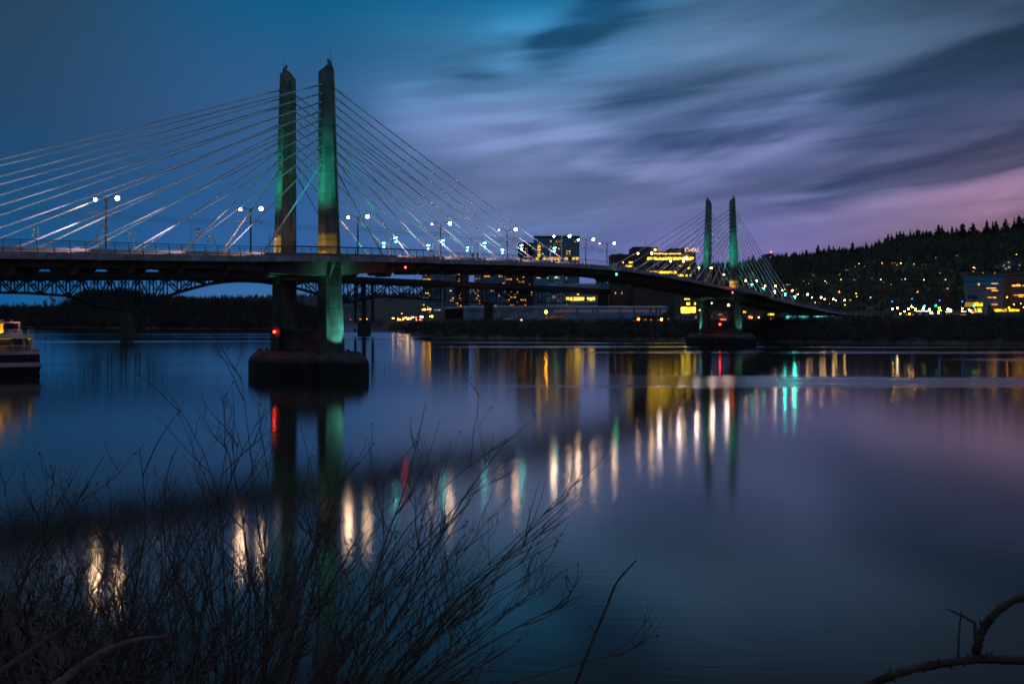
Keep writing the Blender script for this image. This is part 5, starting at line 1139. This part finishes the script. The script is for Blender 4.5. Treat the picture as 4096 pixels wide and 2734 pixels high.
HL = [(325, 744, 'y', 1.1), (208, 790, 'y', .9), (90, 795, 'y', .7), (45, 747, 'p', .5), (305, 820, 'y', .7), (402, 868, 'y', 1.2), (475, 846, 'y', 1.0), (541, 876, 'y', .9), (606, 818, 'O', .9), (616, 806, 'p', .6), (765, 833, 'O', .8), (684, 883, 'y', .9), (1036, 809, 'O', .95), (1092, 750, 'y', .9), (1346, 818, 'O', .9), (1627, 788, 'o', .9), (1608, 705, 'y', .9), (1405, 704, 'w', .7), (1230, 697, 'w', .6), (1194, 703, 'w', .5), (1028, 728, 'y', .9), (999, 703, 'w', .9), (972, 701, 'w', .5), (623, 702, 'y', .8), (666, 772, 'y', .8), (590, 733, 'y', .8), (471, 716, 'w', .6), (486, 735, 'w', .5), (749, 707, 'p', .5), (754, 650, 'w', .5), (793, 553, 'w', .8), (757, 580, 'y', .8), (747, 582, 'p', .5), (850, 588, 'p', .4), (914, 541, 'p', .6), (1010, 547, 'o', .8), (1150, 564, 'p', .7), (1188, 548, 'y', 1.0), (1311, 557, 'o', .6), (1335, 570, 'p', .5), (1366, 555, 'o', .8), (1515, 495, 'p', .5), (1712, 477, 'p', .4), (1663, 651, 'p', .5), (1872, 588, 'w', .9), (1885, 596, 'y', .8), (2004, 655, 'w', .5), (2302, 598, 'w', .6), (2276, 465, 'y', .7), (2290, 484, 'y', .8), (268, 714, 'p', .4), (203, 727, 'p', .4), (361, 660, 'p', .5), (502, 655, 'p', .5), (614, 637, 'p', .6), (676, 632, 'p', .6), (771, 861, 'w', .5), (1031, 887, 'p', .5), (1244, 818, 'r', .5), (901, 869, 'w', .5), (515, 932, 'y', .6), (660, 940, 'y', .6), (378, 918, 'w', .5)]
hl(HL, z6, 'lamps on the hillside', 'lamp on the dark hillside'.replace('lamp ', ''), NM)
# the wooded slope below: one far-off mass
rf = random.Random(5); fo = MB()
for i in range(5200):
    px = rf.uniform(2600, 4500); Y = rf.uniform(860, YR - 30)
    if rf.random() > .25 + .75 * (Y - 860) / (YR - 860): continue
    h = rf.uniform(9, 19) * (1 if Y < YR - 130 else .6)
    pt = YH - (land(px, Y) - 1 + h - CZ) * F / Y; hwid = h * .3 * F / Y
    if any(a_ - hwid < px < e_ + hwid and Y < Y_ and pt < b_ for a_, e_, b_, Y_ in OCC): continue
    lowcon(fo, XZ(px, Y), Y, land(px, Y) - 1, h, h * rf.uniform(.18, .34), rf)
for i in range(6500):
    px = rf.uniform(2600, 4500); Y = rf.uniform(830, YR - 20); h = rf.uniform(3, 6.5); lowcon(fo, XZ(px, Y), Y, land(px, Y) - .8, h, h*rf.uniform(.4, .75), rf)
for i in range(900):
    px = rf.uniform(2600, 4500); Y = rf.uniform(YR - 40, YR + 4); h = rf.uniform(4, 12); lowcon(fo, XZ(px, Y), Y, land(px, Y) - 1, h, h*rf.uniform(.3, .6), rf)
prop(fo.build('hillside_forest', M_LEAF), 'dark forest covering the hillside below the skyline trees', 'forest', kind='stuff')
# lamps of the waterfront car park and street on the right
def z7l(x, y, Y): p = z7(x, y); return W(p[0], p[1], Y)
RL = [(275, 760, 'O', .75, 560), (397, 840, 'O', .5, 540), (540, 842, 'O', .55, 540), (575, 722, 'O', .7, 590), (592, 740, 'O', .6, 585), (635, 770, 'O', .9, 570), (1010, 750, 'O', .9, 600), (1026, 786, 'O', .6, 590), (1370, 760, 'O', .9, 600), (1366, 797, 'O', .8, 590), (868, 826, 'O', .5, 560), (893, 826, 'O', .45, 560), (992, 830, 'O', .45, 560), (1516, 816, 'o', .6, 590), (1540, 818, 'o', .5, 590), (1640, 790, 'O', .9, 620), (2070, 580, 'o', .8, 632), (350, 752, 'w', .8, 545), (526, 762, 'w', .8, 550), (757, 756, 'w', .9, 560), (850, 772, 'w', .8, 565), (1140, 769, 'w', .8, 570), (1184, 784, 'w', .8, 575), (1475, 780, 'w', .7, 590), (1500, 795, 'w', .7, 590), (1820, 768, 'w', .5, 600), (2100, 747, 'y', .9, 615), (2178, 694, 'y', .5, 620), (2286, 680, 'y', .4, 620), (460, 804, 'w', .5, 545), (2330, 738, 'y', .6, 620)]
for i, (x, y, c, r, Y) in enumerate(sorted(RL)):
    p = z7l(x, y, Y); px = z7(x, y)[0]; g = land(px, Y); h = max(1.2, p.z - g)
    lamp('waterfront_lamp', '%s on the right-hand waterfront street, %s from left' % ({'O': 'bright orange lamp', 'o': 'amber lamp', 'w': 'white lamp', 'y': 'yellow lamp'}[c], nth(i)), 'street lamp', (p.x, p.y, p.z - h), h, r*.48, {'w': glow('white_lamp_strong', lin((255, 235, 190)), 40, False), 'y': G_YL, 'o': G_OR2, 'O': glow('sodium_lamp_strong', lin((255, 160, 20)), 170, False)}[c], 'lamps along the waterfront street')
for i, (x, y0, y1) in enumerate(((270, 648, 850), (581, 605, 800), (1011, 632, 800), (1369, 648, 800))):
    p = z7l(x, y0, 575); lamp('tall_mast', 'tall thin mast with a blue tip light on the right waterfront, %s from the left' % nth(i), 'mast', (p.x, p.y, 10.5), p.z - 10.5, .28, G_BL, 'blue-tipped masts', .13)
for i, (x, y) in enumerate(((772, 720), (952, 712), (1548, 716), (998, 797))):
    p = z7l(x, y, 600); o = thing('traffic_signal', 'green traffic signal glowing beyond the right waterfront, %s from the left' % nth(i), 'traffic light', (p.x, p.y, 10.6), 'traffic signals'); h = p.z - 10.6
    MB().tube([(0, .3, 0), (0, .3, h + .4)], .08, 5).build('pole', M_POST, o, loc=(0, 0, 0)); MB().box(-.22, .22, -.1, .2, h - .5, h + .6).build('signal_box', M_POST, o, loc=(0, 0, 0)); MB().ball((0, -.2, h), .5, .12, .5).build('lens', G_GR, o, loc=(0, 0, 0))
# cars added in place of passing traffic's light trails, lamps on
def car_parts():
    b = MB(); prof = [(-2.1, .35), (-2.15, .8), (-1.5, .95), (-.9, 1.45), (.6, 1.45), (1.25, .98), (2.1, .82), (2.15, .35)]
    b.prism([(x, -.85, z) for x, z in prof], (0, 1.7, 0)); w = MB()
    for x in (-1.3, 1.3):
        for y in (-.75, .75): w.tube([(x, y - .12, .33), (x, y + .12, .33)], .33, 10)
    gl_ = MB(); gl_.prism([(-.85, -.865, 1.0), (-.75, -.865, 1.36), (.5, -.865, 1.36), (.95, -.865, 1.0)], (0, 1.73, 0))
    return b, w, gl_
cb, cw, cg = car_parts(); CC = [cb.mesh('body', mat('car_paint_%s' % n, c, .3, .2, var=.05)) for n, c in (('white', (.6, .6, .6)), ('grey', (.2, .2, .22)), ('dark', (.04, .04, .05)))]
cwm, cgm = cw.mesh('wheels', M_POST), cg.mesh('side_glass', M_GLASS); HLm = MB().box(2.1, 2.19, -.75, -.45, .62, .8).mesh('headlight', glow('car_headlight', lin((255, 240, 215)), 12, False)); HLm2 = MB().box(2.1, 2.19, .45, .75, .62, .8).mesh('headlight', glow('car_headlight', (1, 1, 1), 25)); TLm = MB().box(-2.2, -2.12, -.8, -.4, .65, .82).mesh('taillight', glow('car_taillight', (1, .04, .02), 8, False))
for i, zx in enumerate((520, 600, 665, 735, 800, 880, 940, 1020, 1090, 1160, 1230, 1290, 1350, 1420)):
    Y = 548 + (i % 3) * 5; px = z7(zx, 0)[0]; j = i % 3
    o = thing('added_car', '%s car added in place of traffic light trails, %s from the left' % (('white', 'grey', 'dark')[j], nth(i)), 'car', (XZ(px, Y), Y, land(px, Y) + .06), 'cars added in place of light trails', (0.1, -2.8, -1.9)[j] + i*.07)
    inst('body', CC[j], o); inst('wheels', cwm, o); inst('side_glass', cgm, o); inst('headlight', HLm, o); inst('headlight', HLm2, o); inst('taillight', TLm, o)
# white canopies over the car park
for i, (a, e, y) in enumerate(((640, 870, 795), (1090, 1220, 805), (1370, 1440, 800))):
    p0, p1 = z7l(a, y, 570), z7l(e, y, 570); o = thing('canopy', 'long pale canopy roof on posts by the waterfront cars, %s from the left' % nth(i), 'canopy', (p0.x, 570, 10.6), 'canopies by the waterfront')
    MB().box(p0.x, p1.x, 568, 574, p0.z, p0.z + .35).build('roof', M_WHITE, o); mb = MB()
    for k in range(5):
        x = p0.x + (p1.x - p0.x)*(k + .5)/5; mb.tube([(x, 570, 10.4), (x, 570, p0.z)], .1, 5)
    mb.build('posts', M_WHITE, o); MB().box(p0.x + .5, p1.x - .5, 570, 570.3, p0.z - .22, p0.z - .003).build('strip_light', glow('canopy_light', lin((255, 235, 190)), 5, False), o)
# excavator silhouette
o = thing('excavator', 'dark excavator with folded boom parked before the science building', 'excavator', z7l(1900, 830, 560)); q = lambda x, y: z7l(x, y, 560)
MB().hexa([q(1800, 836), q(1960, 836), q(1960, 836) + Vector((0, 3, 0)), q(1800, 836) + Vector((0, 3, 0)), q(1830, 806), q(1955, 806), q(1955, 806) + Vector((0, 3, 0)), q(1830, 806) + Vector((0, 3, 0))]).build('body', M_DARK, o)
MB().box(q(1810, 0).x, q(1960, 0).x, 560, 563, q(0, 850).z, q(0, 837).z).build('tracks', M_POST, o)
MB().prism([q(1838, 806), q(1790, 735), q(1768, 700), q(1800, 712), q(1850, 745), q(1880, 806)], (0, .8, 0)).build('boom', M_DARK, o)
MB().prism([q(1768, 700), q(1758, 800), q(1780, 835), q(1800, 800), q(1785, 720)], (0, .6, 0)).build('dipper_arm', M_DARK, o)
l = lettering('CAT', .9, .02, mat('pale_lettering', (.4, .45, .5), .6), q(1917, 825) - Vector((0, .03, 0)), (1, 0, 0), (0, 0, 1), o); l.matrix_parent_inverse = Matrix.Translation(-Vector(o.location))
# low sea wall of pale blocks and the lamp lights on the middle bank
for i, (a, e, y0, y1) in enumerate(((410, 870, 862, 915), (880, 1310, 856, 900), (1318, 1560, 860, 918), (1580, 1900, 858, 912))):
    Y = interp(SHORE, z7(a, 0)[0]) + 54; p0, p1 = z7l(a, y1, Y), z7l(e, y0, Y); o = prop(MB().box(p0.x, p1.x, Y, Y + 2, p0.z - 1.5, p1.z).build('sea_wall', mat('sea_wall_blocks', (.10, .12, .16), .9, var=.5, scale=.4)), 'low bluish block wall along the right-hand bank, %s stretch from the left' % nth(i), 'wall', 'sea wall stretches')
def z5(x, y): return 1380 + x / 3.92, 1060 + y / 3.92
ML = [(85, 852, 'r', .5), (235, 846, 'p', .6), (250, 848, 'p', .5), (345, 843, 'o', .8), (380, 849, 'p', .5), (411, 848, 'o', .7), (433, 850, 'p', .5), (456, 846, 'p', .6), (484, 846, 'y', .8), (529, 847, 'p', .4), (614, 848, 'r', .6), (580, 780, 'y', 1.1), (891, 759, 'p', .7), (745, 832, 'y', .7), (765, 831, 'y', .7), (832, 832, 'p', .7), (831, 856, 'y', .8), (865, 854, 'y', .9), (907, 826, 'p', .6), (930, 834, 'y', .6), (908, 855, 'y', .6), (954, 821, 'y', .8), (978, 838, 'y', 1.0), (992, 845, 'y', .9), (1004, 825, 'p', .7), (1028, 838, 'y', .8), (1048, 820, 'y', .8), (1070, 817, 'y', .8), (1113, 820, 'p', .7), (1119, 858, 'p', .8), (1186, 810, 'y', .9), (1214, 811, 'y', .9), (1174, 856, 'p', .7), (1198, 855, 'p', .6), (1366, 802, 'O', 1.0), (1332, 802, 'y', .7), (445, 910, 'p', .5), (522, 910, 'p', .5), (1218, 698, 'o', .7), (1248, 695, 'y', 1.0), (1296, 693, 'o', .7), (1333, 690, 'y', 1.0)]
for i, (x, y, c, r) in enumerate(sorted(ML)):
    px, py = z5(x, y); Y = max(700, interp(SHORE, px) + 40) if px > 1540 else 1380; Y = max(Y, 760); p = W(px, py, Y); h = max(1.5, p.z - max(0.2, land(px, Y)))
    lamp('shore_lamp', '%s on the shore behind the old bridge, %s from left' % (NM[c], nth(i)), 'lamp', (p.x, p.y, p.z - h), h, r*.6, {'w': G_WH, 'y': G_YL, 'o': G_OR2, 'p': G_PK, 'r': G_RD, 'O': G_OR}[c], 'lamps on the middle shore')
for lab, px, py, Y, g, r in (('brilliant orange yard lamp in front of the warehouse', 2184, 1247, 715, glow('yard_sodium', lin((255, 150, 15)), 260, False), .85), ('orange lamp beside the small white gabled house', 2554, 1277, 590, G_OR, .55), ('orange lamp before the dark shed right of the white gabled house', 2646, 1277, 590, G_OR, .55), ('yellow lamp low at the foot of the warehouse wall', 2085, 1279, 700, G_YL, .5), ('white lamp between the distant tower legs', 2914, 1220, 640, G_WH, .6), ('tiny blue-white lamp between the distant tower legs', 2846, 1212, 640, G_WH, .4), ('small red lamp low right of the distant towers', 2999, 1268, 640, G_RD, .8), ('amber lamp low right of the distant towers', 3007, 1270, 640, G_OR2, .5), ('small white lamp right of the distant towers', 3036, 1269, 640, G_WH, .5), ('tiny green lamp on the slab tower', 2225, 1108, 1005, G_GR, .5)):
    p = W(px, py, Y); g0 = 8.2; h = p.z - g0; lamp('yard_lamp', lab, 'lamp', (p.x, p.y, g0), h, r, g, None)
yl = W(2184, 1247, 715); spot('yard_lamp_beam', yl - Vector((0, .9, 0)), yl + Vector((-40, -200, -40)), 2500, lin((255, 150, 10)), 110, .3, .3)
# a few small posts, a marker buoy and floats
for i, (px, py) in enumerate(((2226, 1313), (2475, 1328), (2610, 1326), (2763, 1329), (3563, 1336), (3941, 1343), (1872, 1315), (1648, 1303))):
    Y = interp(SHORE, px); 
    while land(px, Y) < ZZ(py, Y) and Y < 1000: Y += 1
    o = MB().box(-.25, .25, -.2, .2, -.3, .5).box(-.32, .32, -.26, .26, .5, .62).build('bank_sign', mat('pale_blue_sign', (.3, .4, .5), .6), loc=(XZ(px, Y), Y, land(px, Y) + .3)); prop(o, 'tiny pale blue box on the dark far bank, %s from the left' % nth(i), 'box', 'small boxes on the far bank')
Y = 800; o = prop(MB().ring([[(math.cos(a)*r_, math.sin(a)*r_, z) for a in [6.283*k/10 for k in range(10)]] for z, r_ in ((-.5, 1.2), (.2, 1.3), (.8, .6), (2.2, .3), (2.5, .1))]).build('buoy', M_POST, loc=(XZ(1419, Y), Y, 0)), 'small dark buoy in the channel left of the old pier', 'buoy')
# ------------------------------------------------------------------ foreground: leafless shrubs on the near bank
def tubes(mb, pts, r0, r1, n=4):
    k = len(pts); mb.tube(pts, [r0 + (r1 - r0) * i / (k - 1) for i in range(k)], n, cap=True)
def shrub(seed, base, stems, label, lean=(0, 0), height=2.2, spread=.5, twig=1.0, bow=.25, thick=.0075, dens=1.0):
    r = random.Random(seed); st = MB()
    def twigs(pts, L_, rad, lev):
        n = int(r.uniform(4, 7.5) * dens * (1 if lev == 0 else .55)); k = len(pts) - 1
        for i in range(n):
            u = r.uniform(.25 if lev == 0 else .12, .99); j = min(int(u*k), k - 1); p = pts[j].lerp(pts[j + 1], u*k - j); d = (pts[j + 1] - pts[j]).normalized()
            sd = Vector((r.choice((-1, 1)) * r.uniform(.35, 1), r.uniform(-.7, .7), r.uniform(-.2, .4))); e = (d * r.uniform(.6, 1.0) + sd * r.uniform(.5, .9)).normalized()
            l_ = L_ * r.uniform(.15, .44) * (1.15 - u * .6) * twig; q = [p]; cur = e.copy(); m = 5; kink = Vector((r.uniform(-.1, .1), r.uniform(-.1, .1), r.uniform(.02, .16)))
            for t in range(m):
                cur = (cur + kink + Vector((r.uniform(-.17, .17), r.uniform(-.17, .17), r.uniform(-.08, .12)))).normalized(); q.append(q[-1] + cur * l_ / m)
            tubes(st, q, max(rad * .5, .0016), .0011, 3)
            if r.random() < .12: st.ball(q[-1], .0045, .0045, .008, nu=5, nv=4)
            if lev < 2 and r.random() < (.7 if lev == 0 else .3): twigs(q, l_ * 1.7, rad * .55, lev + 1)
    for i in range(stems):
        h = height * r.uniform(.55, 1.08); a = r.uniform(-1, 1); b_ = r.uniform(-1, 1)
        d = Vector((lean[0] + a * spread, lean[1] + b_ * spread * .7, 1)).normalized(); p = Vector(base) + Vector((a * .35, b_ * .35, -.1)); pts = [p]; m = 11
        bend = Vector((lean[0] * bow + a * bow * .7, b_ * bow * .4, 0)); sway = r.uniform(-.06, .06)
        for t in range(m):
            d = (d + bend * .14 + Vector((sway + r.uniform(-.11, .11), r.uniform(-.1, .1), r.uniform(-.05, .07)))).normalized(); pts.append(pts[-1] + d * h / m)
        rd = thick * r.uniform(.6, 1.2); tubes(st, pts, rd, .0016, 5); twigs(pts, h, rd, 0)
    prop(st.build('bare_shrub', M_BARK), label, 'shrub', 'leafless shrubs on the near bank')
def shp(px, py, Y): return W(px, py, Y)
SH = [  # photo x of the root, depth, height, lean, spread, stems, bow
    (1, -150, 5.6, 2.05, (.12, 0), .42, 12, .2, 'leafless twiggy shrub at the left edge, branching above the boat'),
    (2, 180, 6.0, 2.15, (.10, 0), .40, 13, .2, 'tall leafless shrub left of the red reflection, reaching over the river'),
    (3, 480, 6.2, 1.98, (.06, 0), .42, 13, .2, 'leafless shrub in front of the left pair of lamp reflections'),
    (4, 790, 6.2, 1.9, (-.02, 0), .34, 12, .15, 'upright leafless shrub left of the dark tower reflection'),
    (5, 1000, 5.8, 1.9, (.10, 0), .32, 14, .25, 'leafless shrub rising in front of the tower reflections'),
    (6, 1120, 6.2, 2.4, (.26, 0), .30, 20, .4, 'dense fan of leafless stems right of the tower reflections'),
    (7, 1180, 6.0, 2.2, (.42, 0), .28, 22, .5, 'leafless shrub leaning far to the right over the water'),
    (8, 1150, 5.2, 1.65, (.58, 0), .34, 18, .5, 'low leafless shrub sprawling rightward at the bottom'),
    (9, 620, 4.8, 1.3, (.15, 0), .6, 20, .3, 'low tangled shrub at the bottom left of centre'),
    (10, 120, 4.6, 1.25, (.1, 0), .7, 30, .3, 'dark tangled shrub in the bottom left corner'),
    (11, -250, 5.0, 1.7, (.25, 0), .6, 18, .3, 'bushy dark shrub beyond the left edge, its twigs reaching in'),
    (14, 900, 4.9, 1.35, (.2, 0), .5, 20, .3, 'low dense shrub at the bottom below the right-hand fan of stems'),
    (12, 1500, 5.6, 1.05, (.55, 0), .5, 7, .5, 'small faint twiggy shrub at the bottom right of the thicket'),
    (13, 330, 5.2, 1.45, (.1, 0), .6, 22, .3, 'thick low shrub beside the pinkish fallen branch'),
]
for sd, px, Y, h, ln_, sp, ns, bw, lab in SH:
    zt = 10.42 - .35 * Y - .35
    shrub(sd, (XZ(px, Y), Y, zt), ns, lab, ln_, h - .13, sp, 1.0, bw)
# dense leaf litter and dead stalks on the bank shoulder
gr = MB(); rg = random.Random(9)
for i in range(2600):
    x = rg.gauss(-2.75, .75); y = rg.gauss(4.3, .55); z = shoulder(x, y); a = rg.uniform(0, 6.28); l_ = rg.uniform(.08, .34)
    d = Vector((math.cos(a)*.8, math.sin(a)*.8, rg.uniform(.1, 1.2))).normalized(); p = Vector((x, y, z - .02)); m_ = p + d*l_*.5 + Vector((0, 0, .02)); e = p + d*l_ - Vector((0, 0, l_*.15)); sd = Vector((-d.y, d.x, 0)) * .008
    gr.add([p - sd, p + sd, m_ + sd*.8, e, m_ - sd*.8], [(0, 1, 2, 4), (4, 2, 3)])
prop(gr.build('dead_grass', mat('dead_grass_stalks', (.2, .14, .1), .95)), 'dark matted dead grass and stalks on the near bank', 'grass', kind='stuff')
M_PINK = mat('pink_lit_branch_bark', (.22, .12, .12), .85, var=.45, scale=7, bump=.4)  # pink of the warm light on the branch is put into its colour
def branch(name, lab, pts, rad, m, side=()):
    o = thing(name, lab, 'branch', pts[0]); 
    def fine(P, k=6):
        out = []
        for i in range(len(P) - 1):
            p0, p1, p2, p3 = P[max(i - 1, 0)], P[i], P[i + 1], P[min(i + 2, len(P) - 1)]
            for j in range(k):
                t = j / k; out.append(.5 * ((2*p1) + (p2 - p0)*t + (2*p0 - 5*p1 + 4*p2 - p3)*t*t + (3*p1 - p0 - 3*p2 + p3)*t**3))
        return out + [P[-1]]
    f_ = fine(pts); n = len(f_); rr_ = random.Random(lab); MB().tube(f_, [(rad[0] + (rad[1] - rad[0]) * i / (n - 1)) * rr_.uniform(.82, 1.18) for i in range(n)], 8).build('stem', m, o, smooth=True)
    kn = MB()
    for q in range(int(n * .9)):
        j = rr_.randint(1, n - 2); a = Vector((rr_.uniform(-1, 1), rr_.uniform(-1, 1), rr_.uniform(-1, 1))).normalized(); rd = rad[0] + (rad[1] - rad[0]) * j / (n - 1)
        b0 = f_[j] + a * rd * .6; kn.tube([b0, b0 + a * rd * .7, b0 + a * rd * rr_.uniform(.9, 1.6) + (f_[j + 1] - f_[j]).normalized() * rd * .5], [rd * .35, rd * .22, rd * .05], 5)
    kn.build('buds', m, o)
    for P, r_ in side: MB().tube(fine(P, 4), [r_ * (1 - .6 * i / (4*(len(P) - 1))) for i in range(4*(len(P) - 1) + 1)], 6).build('side_shoot', m, o, smooth=True)
v = lambda x, y, Y: W(x * 1.7437, y * 1.7437, Y)     # from the 2349-wide view of the photograph
branch('fallen_branch', 'pinkish knobbly branch curving up at the bottom left', [v(90, 1600, 2.5), v(150, 1555, 2.6), v(205, 1512, 2.7), v(260, 1484, 2.8), v(320, 1466, 2.9), v(384, 1461, 3.0)], (.012, .006), M_PINK, [([v(292, 1472, 2.86), v(296, 1455, 2.86), v(294, 1442, 2.86)], .004), ([v(184, 1526, 2.66), v(184, 1500, 2.66), v(183, 1470, 2.66)], .003)])
branch('fallen_branch', 'thin pale straight branch slanting across the bottom left corner', [v(-40, 1565, 2.7), v(60, 1500, 2.9), v(120, 1458, 3.0), v(186, 1418, 3.1)], (.009, .006), mat('grey_branch_bark', (.15, .10, .09), .9, var=.3, scale=8))
branch('lone_stem', 'single dark bare stem curving up from the water at the bottom right of centre', [v(1305, 1610, 4.0), v(1335, 1530, 4.0), v(1362, 1460, 4.0), v(1390, 1395, 4.0), v(1415, 1335, 4.0), v(1460, 1284, 4.0)], (.0075, .0035), M_BARK, [([v(1368, 1450, 4.0), v(1358, 1440, 4.0), v(1352, 1428, 4.0)], .003), ([v(1390, 1395, 4.0), v(1398, 1380, 4.0), v(1402, 1366, 4.0)], .003)])
M_CANE = mat('bramble_cane_bark', (.14, .10, .07), 1, var=.5, scale=20, spec=.05)
branch('bramble_cane', 'thick dark cane arching along the bottom right corner', [v(1960, 1590, 1.9), v(2040, 1550, 1.9), v(2120, 1528, 1.9), v(2230, 1512, 1.9), v(2300, 1512, 1.9), v(2420, 1520, 1.9)], (.0085, .0085), M_CANE, [([v(2198, 1514, 1.9), v(2200, 1450, 1.9), v(2206, 1400, 1.9)], .0025)])
branch('bramble_cane', 'dark cane bending up to the right edge above the lower cane', [v(2238, 1512, 1.93), v(2242, 1480, 1.9), v(2252, 1450, 1.9), v(2272, 1418, 1.9), v(2305, 1388, 1.9), v(2350, 1366, 1.9), v(2420, 1345, 1.9)], (.0078, .007), M_CANE, [([v(2238, 1480, 1.9), v(2236, 1432, 1.9), v(2230, 1424, 1.9), v(2200, 1408, 1.9), v(2172, 1396, 1.9)], .0035)])
